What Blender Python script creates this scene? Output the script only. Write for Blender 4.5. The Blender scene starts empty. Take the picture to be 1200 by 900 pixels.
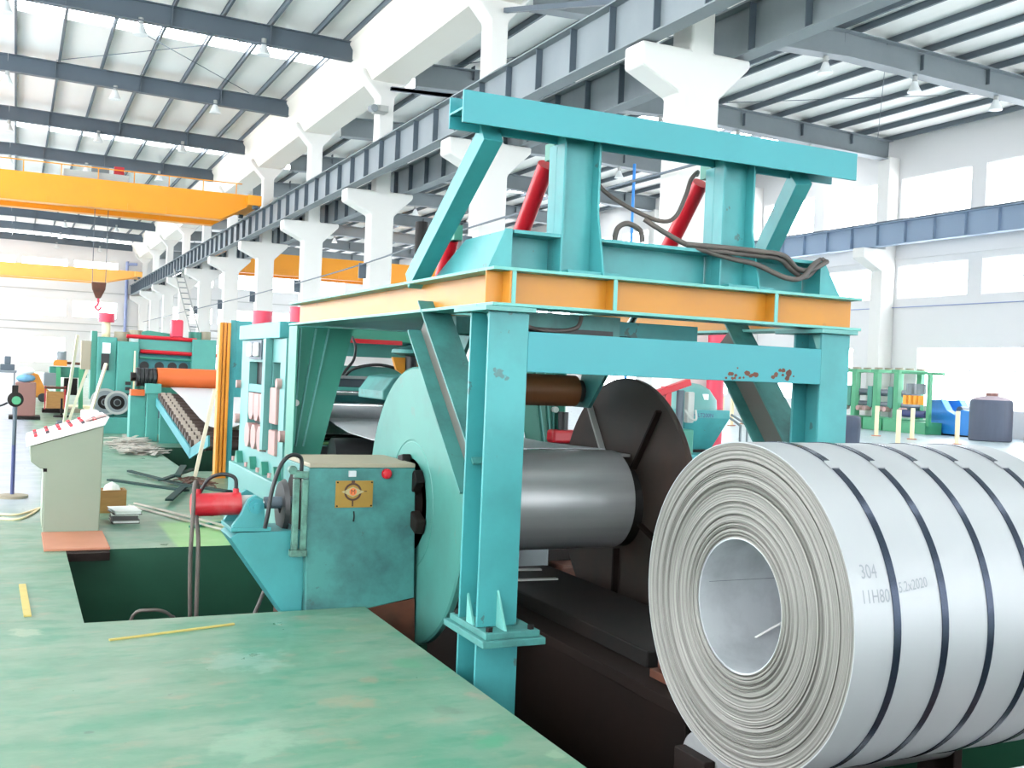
import bpy, bmesh, math, random
from mathutils import Vector, Matrix
random.seed(7)
S = bpy.context.scene
COL = S.collection
# ------------------------------------------------------------------ camera
yaw, pitch, roll, EYE = 0.43941, -0.00994623, 0.0416133, 1.65
fw = Vector((math.sin(yaw)*math.cos(pitch), math.cos(yaw)*math.cos(pitch), math.sin(pitch)))
rt = Vector((math.cos(yaw), -math.sin(yaw), 0.0))
up = rt.cross(fw)
r2 = rt*math.cos(roll) + up*math.sin(roll)
u2 = up*math.cos(roll) - rt*math.sin(roll)
cd = bpy.data.cameras.new('camera'); cam = bpy.data.objects.new('camera', cd); COL.objects.link(cam)
cam.matrix_world = Matrix(((r2.x, u2.x, -fw.x, 0), (r2.y, u2.y, -fw.y, 0), (r2.z, u2.z, -fw.z, EYE), (0, 0, 0, 1)))
cd.sensor_width = 36.0; cd.lens = 36.0*1240.4/1200.0; cd.clip_end = 400; cd.clip_start = 0.05
S.camera = cam
# ------------------------------------------------------------------ daylight
W = bpy.data.worlds.new('overcast_sky'); S.world = W; W.use_nodes = True
bg = W.node_tree.nodes['Background']
bg.inputs[0].default_value = (0.965, 0.985, 1.0, 1); bg.inputs[1].default_value = 10.5
S.view_settings.view_transform = 'Standard'; S.view_settings.look = 'None'
S.view_settings.gamma = 1.0; S.view_settings.use_curve_mapping = False
S.view_settings.exposure = 0.16
S.cycles.max_bounces = 8; S.cycles.diffuse_bounces = 5; S.cycles.transparent_max_bounces = 12
S.cycles.caustics_reflective = False; S.cycles.caustics_refractive = False

# ------------------------------------------------------------------ materials
def lin(h):
    h = h.lstrip('#'); out = []
    for i in (0, 2, 4):
        c = int(h[i:i+2], 16)/255.0
        out.append(c/12.92 if c <= 0.04045 else ((c+0.055)/1.055)**2.4)
    return (*out, 1.0)
def mat(name, col, rough=0.5, metal=0.0, spec=0.5, dirt=None, amt=0.0, scale=3.0, chips=None, chip_amt=0.0, stretch=(1, 1, 1), bump=0.0):
    m = bpy.data.materials.new(name); m.use_nodes = True
    nt = m.node_tree; p = nt.nodes['Principled BSDF']
    p.inputs['Roughness'].default_value = rough; p.inputs['Metallic'].default_value = metal
    p.inputs['Specular IOR Level'].default_value = spec
    p.inputs['Base Color'].default_value = lin(col)
    if not dirt and not chips and not bump: return m
    tc = nt.nodes.new('ShaderNodeTexCoord'); mp = nt.nodes.new('ShaderNodeMapping')
    mp.inputs['Scale'].default_value = stretch
    nt.links.new(tc.outputs['Object'], mp.inputs['Vector'])
    last = None
    def layer(color, lo, hi, sc, det, fac):
        nonlocal last
        n = nt.nodes.new('ShaderNodeTexNoise'); n.inputs['Scale'].default_value = sc; n.inputs['Detail'].default_value = det
        n.inputs['Roughness'].default_value = 0.62
        nt.links.new(mp.outputs[0], n.inputs['Vector'])
        r = nt.nodes.new('ShaderNodeMapRange'); r.inputs[1].default_value = lo; r.inputs[2].default_value = hi
        r.inputs[3].default_value = 0; r.inputs[4].default_value = fac
        nt.links.new(n.outputs['Fac'], r.inputs[0])
        x = nt.nodes.new('ShaderNodeMix'); x.data_type = 'RGBA'
        nt.links.new(r.outputs[0], x.inputs[0])
        if last is None: x.inputs[6].default_value = lin(col)
        else: nt.links.new(last, x.inputs[6])
        x.inputs[7].default_value = lin(color)
        last = x.outputs[2]
        return n
    if dirt: n = layer(dirt, 0.42, 0.75, scale, 6, amt)
    if chips: n = layer(chips, 0.66, 0.68, scale*2.7, 4, chip_amt)
    if last is not None: nt.links.new(last, p.inputs['Base Color'])
    if bump:
        nb = nt.nodes.new('ShaderNodeTexNoise'); nb.inputs['Scale'].default_value = scale*6; nb.inputs['Detail'].default_value = 4
        nt.links.new(mp.outputs[0], nb.inputs['Vector'])
        b = nt.nodes.new('ShaderNodeBump'); b.inputs['Strength'].default_value = bump; b.inputs['Distance'].default_value = 0.01
        nt.links.new(nb.outputs['Fac'], b.inputs['Height']); nt.links.new(b.outputs[0], p.inputs['Normal'])
    return m
M = {}
M['teal'] = mat('teal_paint', '#3D8F92', 0.42, dirt='#2E6B6E', amt=0.6, scale=2.0, chips='#4A3A36', chip_amt=0.55)
M['teal_clean'] = mat('teal_paint_fresh', '#2E868E', 0.42, dirt='#2C7880', amt=0.4, scale=1.5)
M['teal_dull'] = mat('teal_paint_worn', '#417F7B', 0.5, dirt='#2A4A4C', amt=0.9, scale=3.2, chips='#3B4744', chip_amt=0.4)
M['teal_disc'] = mat('teal_disc_paint', '#438077', 0.48, dirt='#3C625E', amt=0.6, scale=1.8, chips='#5A736C', chip_amt=0.5)
M['teal_green'] = mat('teal_green_paint', '#33816F', 0.45, dirt='#27675F', amt=0.5, scale=1.3)
M['teal_mill'] = mat('teal_mill_paint', '#479389', 0.45, dirt='#327570', amt=0.5, scale=1.2)
M['teal_pale'] = mat('pale_teal_paint', '#5C9490', 0.45, dirt='#4B7F7C', amt=0.4, scale=1.6)
M['caliper'] = mat('mottled_green_paint', '#5E8A7C', 0.4, dirt='#22302C', amt=0.95, scale=9)
M['grime'] = mat('grey_brown_grime', '#57524C', 0.6, dirt='#4A5F5A', amt=0.6, scale=2)
M['teal_edge'] = mat('pale_teal_edge', '#63A39C', 0.45)
M['yellow'] = mat('yellow_paint', '#BC7A20', 0.42, dirt='#9A602C', amt=0.5, scale=1.4, chips='#7A4A28', chip_amt=0.3)
M['crane_orange'] = mat('crane_orange_paint', '#F09A12', 0.4, dirt='#D98A1C', amt=0.3, scale=0.4)
M['crane_pale'] = mat('faded_orange_paint', '#E8A650', 0.5)
M['orange_frame'] = mat('orange_frame_paint', '#D98B28', 0.45, dirt='#B06A1C', amt=0.4, scale=1.5)
M['orange_roll'] = mat('orange_roll_rubber', '#C45A20', 0.5, dirt='#C9581E', amt=0.4, scale=2)
M['red'] = mat('red_paint', '#B81424', 0.35, dirt='#A81E28', amt=0.5, scale=4)
M['red_worn'] = mat('red_paint_worn', '#B81828', 0.4, dirt='#B36A66', amt=0.55, scale=6)
M['pink_red'] = mat('pink_red_paint', '#C82C48', 0.4)
M['grey_steel'] = mat('grey_steel_paint', '#7C8488', 0.5, dirt='#626A70', amt=0.4, scale=0.7)
M['dark_steel'] = mat('dark_steel_paint', '#515C66', 0.5, dirt='#454F58', amt=0.4, scale=0.5)
M['pale_steel'] = mat('pale_steel_paint', '#A9AAA6', 0.5)
M['blue_steel'] = mat('blue_grey_paint', '#7F91A6', 0.5)
M['concrete'] = mat('white_painted_concrete', '#D3D1CD', 0.7, dirt='#C9C6C0', amt=0.35, scale=0.6)
M['gutter'] = mat('cream_painted_concrete', '#DDD8CD', 0.6, dirt='#DDD6C8', amt=0.5, scale=0.5)
M['wall'] = mat('white_wall_paint', '#D2D0CF', 0.8, dirt='#CAC8C8', amt=0.3, scale=0.3)
M['deck'] = mat('roof_deck_sheet', '#F3F0EA', 0.6, dirt='#EAE7DF', amt=0.4, scale=0.3, stretch=(6, 0.3, 1))
M['purlin'] = mat('purlin_paint', '#5A646C', 0.5)
M['black'] = mat('black_rubber', '#1C1D1F', 0.5)
M['hose'] = mat('dusty_black_hose', '#4A4340', 0.6, dirt='#6B5D55', amt=0.6, scale=5)
M['dark_disc'] = mat('oily_dark_plate', '#332F2C', 0.5, spec=0.3, dirt='#4A342C', amt=0.7, scale=1.6, chips='#2A2B2B', chip_amt=0.6)
M['dark_iron'] = mat('greasy_dark_iron', '#110F0E', 0.6, spec=0.25, dirt='#2B1D17', amt=0.5, scale=3)
M['rust'] = mat('red_oxide_rust', '#5A2F1C', 0.65, dirt='#2A1D18', amt=0.7, scale=3)
M['rust_dark'] = mat('dark_red_oxide', '#1A0F0B', 0.7, spec=0.2, dirt='#0B0908', amt=0.8, scale=1.5)
M['steel'] = mat('bright_strip_steel', '#A6A7A7', 0.36, metal=0.5, dirt='#6C6D6F', amt=0.4, scale=1.2, stretch=(0.15, 4, 4))
M['steel_mat'] = mat('matt_strip_steel', '#C2C4C6', 0.5, metal=0.25)
M['coil_wrap'] = mat('coil_outer_steel', '#A0A2A5', 0.45, metal=0.3)
M['sleeve'] = mat('coil_inner_steel', '#C9CCD0', 0.35, metal=0.45, dirt='#8E9298', amt=0.6, scale=4)
M['chrome'] = mat('chrome_roll', '#D9DADB', 0.12, metal=1.0)
M['strap'] = mat('blued_steel_strap', '#363E4E', 0.22, metal=0.7)
M['brown_roll'] = mat('brown_press_roll', '#6E4322', 0.55, dirt='#5E371C', amt=0.3, scale=2)
M['brass'] = mat('brass_plate', '#9A7836', 0.4, metal=0.35, dirt='#B3863E', amt=0.5, scale=9)
M['ink'] = mat('brown_ink', '#4A2E20', 0.6)
M['ink_orange'] = mat('orange_ink', '#D9703C', 0.6)
M['ink_white'] = mat('pale_ink', '#A89A72', 0.6)
M['pencil'] = mat('grey_marker', '#85888E', 0.8)
M['console'] = mat('grey_green_enamel', '#8A9080', 0.45, dirt='#7E8573', amt=0.5, scale=1.2)
M['panel_white'] = mat('white_panel', '#EFEAEA', 0.35)
M['button_red'] = mat('red_button', '#C2303C', 0.35)
M['button_dark'] = mat('dark_button', '#3A3038', 0.35)
M['mat_orange'] = mat('terracotta_plate', '#B0745A', 0.6, dirt='#A0664C', amt=0.5, scale=3)
M['wood'] = mat('brown_plywood', '#B08048', 0.6, dirt='#8E6434', amt=0.6, scale=4, stretch=(1, 1, 5))
M['wood_pale'] = mat('pale_timber', '#D9CDB4', 0.6)
M['paper'] = mat('white_paper', '#EFEDEA', 0.7)
M['book'] = mat('dark_book_cover', '#4C4646', 0.5)
M['tape'] = mat('yellow_floor_strip', '#B9A65E', 0.6, dirt='#A08C4C', amt=0.5, scale=8)
M['bar'] = mat('dark_green_bar', '#1D3532', 0.7, spec=0.2)
M['bin'] = mat('brown_bin_paint', '#8A625A', 0.6)
M['blue_bag'] = mat('blue_grey_sack', '#6E9FC0', 0.7)
M['bin_dark'] = mat('brown_roller_rubber', '#4A3C36', 0.6)
M['collar'] = mat('worn_collar', '#9A8E82', 0.6)
M['cream'] = mat('cream_post_paint', '#EBD9B0', 0.5)
M['tank'] = mat('dark_blue_plastic', '#444C5E', 0.5, dirt='#3A4150', amt=0.6, scale=2, stretch=(3, 3, 0.4))
M['tank_top'] = mat('dusty_tank_top', '#A99AA2', 0.7)
M['blue'] = mat('bright_blue_paint', '#2A86D6', 0.4, dirt='#2272BC', amt=0.4, scale=2)
M['green'] = mat('line_green_paint', '#469A6E', 0.45, dirt='#3A8262', amt=0.4, scale=2)
M['amber'] = mat('amber_roll', '#E79A1E', 0.4)
M['post_blue'] = mat('dark_blue_post', '#3C4470', 0.45)
M['scrap'] = mat('scrap_strip', '#B8B2A8', 0.5, metal=0.3, dirt='#8E7F74', amt=0.7, scale=5)
M['lamp'] = mat('white_enamel_shade', '#DADDDC', 0.4)
M['beige_top'] = mat('dusty_beige_top', '#978D7A', 0.6)
M['pipe_blue'] = mat('blue_grey_pipe', '#8792B8', 0.5)
M['foam_pink'] = mat('pinkish_guard_strip', '#B08E8A', 0.6, dirt='#B08C88', amt=0.5, scale=5)

def glass(name, tint):
    m = bpy.data.materials.new(name); m.use_nodes = True; nt = m.node_tree
    nt.nodes.clear(); o = nt.nodes.new('ShaderNodeOutputMaterial')
    t = nt.nodes.new('ShaderNodeBsdfTransparent'); g = nt.nodes.new('ShaderNodeBsdfGlossy'); x = nt.nodes.new('ShaderNodeMixShader')
    t.inputs[0].default_value = tint; g.inputs['Roughness'].default_value = 0.05; x.inputs[0].default_value = 0.06
    nt.links.new(t.outputs[0], x.inputs[1]); nt.links.new(g.outputs[0], x.inputs[2]); nt.links.new(x.outputs[0], o.inputs[0])
    return m
M['glass'] = glass('window_glass', (0.97, 0.985, 1, 1))

SPOTS = [(2.19, 4.93, 0.09, '#9A8577'), (1.74, 5.33, 0.07, '#94806C'), (1.62, 4.95, 0.13, '#8C8069'), (1.50, 5.05, 0.12, '#8A846E'), (1.98, 4.28, 0.13, '#3C8A66'), (1.93, 4.75, 0.12, '#5F6E5E'), (2.05, 5.6, 0.16, '#4A8A68'), (2.18, 4.05, 0.07, '#8FA58C'), (0.35, 4.95, 0.025, '#3A4A46'), (0.13, 6.85, 0.14, '#9DA58E'), (1.2, 5.9, 0.3, '#82998A'), (2.1, 6.4, 0.2, '#7C8A70'), (1.9, 3.9, 0.16, '#8A8C76'), (1.0, 4.6, 0.25, '#7F9A84')]
def floor_mat():
    m = mat('green_floor_paint', '#8FBFA4', 0.34, spec=0.5)
    nt = m.node_tree; p = nt.nodes['Principled BSDF']
    tc = nt.nodes.new('ShaderNodeTexCoord')
    def noise(sc, det, stretch=(1, 1, 1), rough=0.6):
        mp = nt.nodes.new('ShaderNodeMapping'); mp.inputs['Scale'].default_value = stretch
        nt.links.new(tc.outputs['Object'], mp.inputs[0])
        n = nt.nodes.new('ShaderNodeTexNoise'); n.inputs['Scale'].default_value = sc; n.inputs['Detail'].default_value = det
        n.inputs['Roughness'].default_value = rough; nt.links.new(mp.outputs[0], n.inputs['Vector']); return n.outputs['Fac']
    def rng(v, a, b, c=0.0, d=1.0):
        r = nt.nodes.new('ShaderNodeMapRange'); nt.links.new(v, r.inputs[0])
        for i, q in enumerate((a, b, c, d)): r.inputs[i+1].default_value = q
        return r.outputs[0]
    def mix(f, a, b):
        x = nt.nodes.new('ShaderNodeMix'); x.data_type = 'RGBA'; nt.links.new(f, x.inputs[0])
        if isinstance(a, str): x.inputs[6].default_value = lin(a)
        else: nt.links.new(a, x.inputs[6])
        x.inputs[7].default_value = lin(b); return x.outputs[2]
    c = mix(rng(noise(1.1, 5, (1, 2.2, 1)), 0.38, 0.66), '#558069', '#778B78')
    c = mix(rng(noise(2.6, 7, (1, 2.5, 1)), 0.52, 0.66, 0, 0.75), c, '#3D7C62')
    c = mix(rng(noise(3.3, 6, (1, 1.8, 1)), 0.57, 0.70, 0, 0.7), c, '#8B8572')
    c = mix(rng(noise(1.7, 8, (1, 1, 1), 0.7), 0.655, 0.70, 0, 0.7), c, '#967F6C')
    c = mix(rng(noise(9, 3), 0.70, 0.75, 0, 0.5), c, '#445A53')
    sx = nt.nodes.new('ShaderNodeSeparateXYZ'); nt.links.new(tc.outputs['Object'], sx.inputs[0])
    def mul(a, b):
        q = nt.nodes.new('ShaderNodeMath'); q.operation = 'MULTIPLY'; nt.links.new(a, q.inputs[0]); nt.links.new(b, q.inputs[1]); return q.outputs[0]
    # yellow-green patch beyond the left pit, then window reflections painted in as pale areas
    patch = mul(mul(rng(sx.outputs[0], 1.33, 1.37), rng(sx.outputs[1], 11.3, 11.0)), rng(sx.outputs[1], 9.2, 9.6))
    c = mix(patch, c, '#7FB070')
    c = mix(rng(sx.outputs[0], 6.5, 9.0), c, '#A9B8BD')  # right bay paler: floor reflections put into the colour
    c = mix(rng(sx.outputs[0], 0.55, -0.1, 0, 0.7) if False else mul(rng(sx.outputs[0], 0.5, 0.2), rng(sx.outputs[1], 11.0, 13.5)), c, '#A4ABB6')  # pale window glare painted along the far left
    # worn spots and repairs that lie where the paint has gone
    wob = noise(6, 5)
    for x_, y_, r_, k_ in SPOTS:
        vm = nt.nodes.new('ShaderNodeVectorMath'); vm.operation = 'DISTANCE'; vm.inputs[1].default_value = (x_, y_, 0)
        nt.links.new(tc.outputs['Object'], vm.inputs[0])
        ad = nt.nodes.new('ShaderNodeMath'); ad.operation = 'MULTIPLY_ADD'; ad.inputs[1].default_value = r_*3; nt.links.new(wob, ad.inputs[0]); nt.links.new(vm.outputs['Value'], ad.inputs[2])
        c = mix(rng(ad.outputs[0], r_*2.3, r_*1.9, 0, 0.55), c, k_)
    nt.links.new(c, p.inputs['Base Color'])
    nt.links.new(rng(noise(2.2, 5), 0.3, 0.7, 0.26, 0.46), p.inputs['Roughness'])
    b = nt.nodes.new('ShaderNodeBump'); b.inputs['Strength'].default_value = 0.12; b.inputs['Distance'].default_value = 0.02
    nt.links.new(noise(5, 4), b.inputs['Height']); nt.links.new(b.outputs[0], p.inputs['Normal'])
    return m
M['floor'] = floor_mat()
M['pit'] = mat('pit_green_shaded', '#1E4A38', 0.6, spec=0.3, dirt='#16382A', amt=0.5, scale=1.5)  # floor green darkened, the pit's shade is in the colour

def coil_face_mat():
    m = mat('coil_edge_layers', '#A39E93', 0.55, metal=0.25)
    nt = m.node_tree; p = nt.nodes['Principled BSDF']
    tc = nt.nodes.new('ShaderNodeTexCoord'); sx = nt.nodes.new('ShaderNodeSeparateXYZ'); nt.links.new(tc.outputs['Object'], sx.inputs[0])
    cb = nt.nodes.new('ShaderNodeCombineXYZ'); nt.links.new(sx.outputs[1], cb.inputs[0]); nt.links.new(sx.outputs[2], cb.inputs[1])
    ln = nt.nodes.new('ShaderNodeVectorMath'); ln.operation = 'LENGTH'; nt.links.new(cb.outputs[0], ln.inputs[0])
    n1 = nt.nodes.new('ShaderNodeTexNoise'); n1.noise_dimensions = '1D'; n1.inputs['Scale'].default_value = 150; n1.inputs['Detail'].default_value = 6
    n1.inputs['Roughness'].default_value = 0.75
    nt.links.new(ln.outputs['Value'], n1.inputs['W'])
    n2 = nt.nodes.new('ShaderNodeTexNoise'); n2.inputs['Scale'].default_value = 2.5; n2.inputs['Detail'].default_value = 3
    nt.links.new(tc.outputs['Object'], n2.inputs['Vector'])
    r = nt.nodes.new('ShaderNodeValToRGB'); r.color_ramp.elements[0].position = 0.32; r.color_ramp.elements[1].position = 0.66
    r.color_ramp.elements[0].color = lin('#4C4A46'); r.color_ramp.elements[1].color = lin('#8F8C87')
    nt.links.new(n1.outputs['Fac'], r.inputs[0])
    x = nt.nodes.new('ShaderNodeMix'); x.data_type = 'RGBA'; x.inputs[7].default_value = lin('#6B6965')
    q = nt.nodes.new('ShaderNodeMapRange'); q.inputs[1].default_value = 0.4; q.inputs[2].default_value = 0.7; q.inputs[4].default_value = 0.45
    nt.links.new(n2.outputs['Fac'], q.inputs[0]); nt.links.new(q.outputs[0], x.inputs[0]); nt.links.new(r.outputs[0], x.inputs[6])
    nt.links.new(x.outputs[2], p.inputs['Base Color'])
    return m
M['coil_face'] = coil_face_mat()

# ------------------------------------------------------------------ mesh builder
def V3(a): return Vector(a)
class MB:
    def __init__(s): s.v = []; s.f = []; s.mi = []
    def add(s, vs, fs, m=0):
        o = len(s.v); s.v += [tuple(q) for q in vs]
        for f in fs: s.f.append([o+i for i in f]); s.mi.append(m)
        return s
    def box(s, x0, x1, y0, y1, z0, z1, m=0):
        return s.add([(x0,y0,z0),(x1,y0,z0),(x1,y1,z0),(x0,y1,z0),(x0,y0,z1),(x1,y0,z1),(x1,y1,z1),(x0,y1,z1)],
                     [(0,3,2,1),(4,5,6,7),(0,1,5,4),(1,2,6,5),(2,3,7,6),(3,0,4,7)], m)
    def prism(s, pts, ax, a, b, m=0):
        n = len(pts)
        def mk(p, t): return {'X': (t, p[0], p[1]), 'Y': (p[0], t, p[1]), 'Z': (p[0], p[1], t)}[ax]
        return s.add([mk(p, a) for p in pts]+[mk(p, b) for p in pts],
                     [list(range(n))[::-1], list(range(n, 2*n))]+[(i, (i+1) % n, n+(i+1) % n, n+i) for i in range(n)], m)
    def frame(s, p0, p1, side=None):
        d = (V3(p1)-V3(p0)).normalized()
        h = V3(side) if side else (V3((0,0,1)) if abs(d.z) < 0.95 else V3((0,1,0)))
        u = d.cross(h).normalized(); return d, u, u.cross(d).normalized()
    def bar(s, p0, p1, w, h, m=0, side=None):
        d, u, n = s.frame(p0, p1, side); u = u*w/2; n = n*h/2; a = V3(p0); b = V3(p1)
        return s.add([a-u-n, a+u-n, a+u+n, a-u+n, b-u-n, b+u-n, b+u+n, b-u+n],
                     [(0,3,2,1),(4,5,6,7),(0,1,5,4),(1,2,6,5),(2,3,7,6),(3,0,4,7)], m)
    def cyl(s, p0, p1, r0, r1=None, n=24, m=0):
        r1 = r0 if r1 is None else r1
        d, u, w = s.frame(p0, p1); a = V3(p0); b = V3(p1); c = [(math.cos(2*math.pi*i/n), math.sin(2*math.pi*i/n)) for i in range(n)]
        return s.add([a+(u*x+w*y)*r0 for x, y in c]+[b+(u*x+w*y)*r1 for x, y in c],
                     [list(range(n))[::-1], list(range(n, 2*n))]+[(i, (i+1) % n, n+(i+1) % n, n+i) for i in range(n)], m)
    def lathe(s, prof, o, d, n=32, m=0, close=False):
        d = V3(d).normalized(); dd, u, w = s.frame((0,0,0), d); o = V3(o); k = len(prof)
        vs = [o+d*t+(u*math.cos(2*math.pi*i/n)+w*math.sin(2*math.pi*i/n))*r for i in range(n) for t, r in prof]
        fs = []
        for i in range(n):
            j = (i+1) % n
            for q in range(k if close else k-1):
                q2 = (q+1) % k; fs.append((i*k+q, i*k+q2, j*k+q2, j*k+q))
        if not close:
            if prof[0][1] > 1e-6: fs.append([i*k for i in range(n)])
            if prof[-1][1] > 1e-6: fs.append([i*k+k-1 for i in range(n)][::-1])
        return s.add(vs, fs, m)
    def tube(s, pts, r, n=8, sub=6, m=0):
        P = [V3(p) for p in pts]; path = []
        for i in range(len(P)-1):
            a = P[max(i-1, 0)]; b = P[i]; c = P[i+1]; e = P[min(i+2, len(P)-1)]
            for k in range(sub):
                t = k/sub
                path.append(0.5*((2*b)+(c-a)*t+(2*a-5*b+4*c-e)*t*t+(3*b-a-3*c+e)*t**3))
        path.append(P[-1]); vs = []; fs = []; u = None
        for i, q in enumerate(path):
            d = (path[min(i+1, len(path)-1)]-path[max(i-1, 0)]).normalized()
            if u is None: u = d.orthogonal().normalized()
            u = (u-d*u.dot(d)).normalized(); w = d.cross(u)
            vs += [q+(u*math.cos(2*math.pi*k/n)+w*math.sin(2*math.pi*k/n))*r for k in range(n)]
        L = len(path)
        for i in range(L-1):
            for k in range(n): fs.append((i*n+k, i*n+(k+1) % n, (i+1)*n+(k+1) % n, (i+1)*n+k))
        fs.append(list(range(n))[::-1]); fs.append([(L-1)*n+k for k in range(n)])
        return s.add(vs, fs, m)
    def ibeam(s, p0, p1, w, h, tf=0.016, tw=0.012, m=0, mw=None, side=None):
        d, u, n = s.frame(p0, p1, side); mw = m if mw is None else mw
        s.bar(V3(p0)+n*(h/2-tf/2), V3(p1)+n*(h/2-tf/2), w, tf, m, side)
        s.bar(V3(p0)-n*(h/2-tf/2), V3(p1)-n*(h/2-tf/2), w, tf, m, side)
        return s.bar(p0, p1, tw, h-2*tf, mw, side)
    def build(s, name, mats, parent=None, smooth=None, bevel=0.0, kind=None, org=None):
        me = bpy.data.meshes.new(name)
        off = V3((0,0,0))
        q = parent
        while q is not None: off += q.location; q = q.parent
        if org is not None: off = V3(org)
        me.from_pydata([V3(p)-off for p in s.v], [], s.f)
        bm = bmesh.new(); bm.from_mesh(me)
        bmesh.ops.recalc_face_normals(bm, faces=bm.faces)
        bm.to_mesh(me); bm.free()
        for mm in (mats if isinstance(mats, (list, tuple)) else [mats]): me.materials.append(M[mm] if isinstance(mm, str) else mm)
        me.polygons.foreach_set('material_index', s.mi)
        if smooth:
            me.polygons.foreach_set('use_smooth', [True]*len(me.polygons))
            me.set_sharp_from_angle(angle=math.radians(smooth))
        o = bpy.data.objects.new(name, me); COL.objects.link(o)
        if parent is not None: o.parent = parent
        elif org is not None: o.location = org
        if bevel:
            b = o.modifiers.new('bevel', 'BEVEL'); b.width = bevel; b.segments = 2; b.limit_method = 'ANGLE'; b.angle_limit = math.radians(40)
        if kind: o['kind'] = kind
        return o
def thing(name, label, cat, loc=(0, 0, 0), group=None, rz=0.0):
    o = bpy.data.objects.new(name, None); COL.objects.link(o); o.empty_display_size = 0.1
    o.location = loc; o.rotation_euler = (0, 0, rz); o['label'] = label; o['category'] = cat
    if group: o['group'] = group
    return o
def tag(o, label, cat, group=None):
    o['label'] = label; o['category'] = cat
    if group: o['group'] = group
    return o
def struct(o, label=None):
    o['kind'] = 'structure'
    if label: o['label'] = label
    return o
def plabel(o, label): o['label'] = label; return o
def copy_tree(o, parent=None):
    c = o.copy(); COL.objects.link(c)
    if parent is not None: c.parent = parent
    for ch in list(o.children): copy_tree(ch, c)
    return c
def place(o, loc, label=None, rz=None):
    o.location = loc
    if label: o['label'] = label
    if rz is not None: o.rotation_euler = (0, 0, rz)
    return o
def cells(xs, ys, hole, plane, a, b):
    """solid slab from a to b across plane with the cells for which hole(i, j) is true left out; one connected mesh"""
    mb = MB()
    def mk(p, q, t): return {'X': (t, p, q), 'Y': (p, t, q), 'Z': (p, q, t)}[plane]
    idx = {}
    def vert(i, j, t):
        k = (i, j, t)
        if k not in idx: idx[k] = len(mb.v); mb.v.append(mk(xs[i], ys[j], t))
        return idx[k]
    def face(*q): mb.f.append(list(q)); mb.mi.append(0)
    nx, ny = len(xs)-1, len(ys)-1
    solid = lambda i, j: 0 <= i < nx and 0 <= j < ny and not hole(i, j)
    for i in range(nx):
        for j in range(ny):
            if not solid(i, j): continue
            for t in (a, b): face(vert(i, j, t), vert(i+1, j, t), vert(i+1, j+1, t), vert(i, j+1, t))
            for di, dj, e in ((-1, 0, ((i, j), (i, j+1))), (1, 0, ((i+1, j), (i+1, j+1))), (0, -1, ((i, j), (i+1, j))), (0, 1, ((i, j+1), (i+1, j+1)))):
                if not solid(i+di, j+dj): face(vert(*e[0], a), vert(*e[1], a), vert(*e[1], b), vert(*e[0], b))
    return mb

# ================================================================== SETTING
# floor with the uncoiler pit (L-shaped) and the loop pit further on
xs = [-14.6, 0.44, 2.24, 2.35, 4.7, 6.2, 34.2]; ys = [-30, 0.9, 7.0, 9.65, 16.2, 20.6, 107]
def fh(i, j):
    x = (xs[i]+xs[i+1])/2; y = (ys[j]+ys[j+1])/2
    return (2.24 < x < 6.2 and 0.9 < y < 9.65) or (0.44 < x < 2.3 and 7.0 < y < 9.65) or (2.35 < x < 4.7 and 16.2 < y < 20.6)
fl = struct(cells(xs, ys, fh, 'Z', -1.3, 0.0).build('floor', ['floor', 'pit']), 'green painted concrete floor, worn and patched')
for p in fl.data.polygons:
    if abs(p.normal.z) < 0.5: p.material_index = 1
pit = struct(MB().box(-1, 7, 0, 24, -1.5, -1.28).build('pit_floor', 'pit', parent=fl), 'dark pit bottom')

GY = [15.7+9*k for k in range(11)]            # column lines
# columns with corbel heads
col = MB()
col.prism([(10.45, 0), (11.25, 0), (11.25, 6.7), (11.9, 7.35), (11.9, 7.5), (11.1, 7.5), (11.1, 10.6), (11.7, 11.3), (11.7, 11.45), (9.95, 11.45), (9.95, 11.3), (10.6, 10.6), (10.6, 7.5), (9.6, 7.5), (9.6, 7.1), (10.45, 6.7)], 'Y', 0, 0.62)
c0 = col.build('column', 'concrete', bevel=0.05)
struct(c0); c0.location = (0, GY[0], 0)
for y in GY[1:]:
    c = c0.copy(); COL.objects.link(c); c.location = (0, y, 0)
# right wall columns
rc = MB(); rc.prism([(32.75, 0), (33.5, 0), (33.5, 11.4), (32.9, 11.4), (32.9, 7.5), (31.7, 7.5), (31.7, 7.1), (32.75, 6.6)], 'Y', 0, 0.65)
r0 = struct(rc.build('column', 'concrete', bevel=0.04)); r0.location = (0, GY[0], 0)
for y in GY[1:]:
    c = r0.copy(); COL.objects.link(c); c.location = (0, y, 0)

# crane girders on the corbels
def girder(x, y0, y1, z0, z1, m, name='crane_girder', step=1.5):
    g = MB(); h = z1-z0
    g.box(x-0.2, x+0.2, y0, y1, z1-0.03, z1); g.box(x-0.17, x+0.17, y0, y1, z0, z0+0.03); g.box(x-0.012, x+0.012, y0, y1, z0+0.03, z1-0.03)
    o = struct(g.build(name, m))
    s = MB(); s.box(-0.15, -0.012, -0.012, 0.012, z0+0.03, z1-0.03); s.box(0.012, 0.15, -0.012, 0.012, z0+0.03, z1-0.03)
    me = s.build('stiffener', M['dark_steel'] if m == 'grey_steel' else m, parent=o).data
    st = o.children[0]; st.location = (x, y0+0.4, 0)
    y = y0+0.4+step
    while y < y1-0.1:
        q = st.copy(); COL.objects.link(q); q.location = (x, y, 0); y += step
    rl = MB(); rl.box(x-0.04, x+0.04, y0, y1, z1, z1+0.1); rl.build('rail', 'dark_steel', parent=o)
    return o
girder(9.75, 12.0, 106.2, 7.52, 8.45, 'grey_steel')
girder(11.75, 12.0, 106.2, 7.52, 8.45, 'grey_steel')
girder(32.2, 15.0, 106.2, 7.52, 8.45, 'blue_steel')

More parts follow.
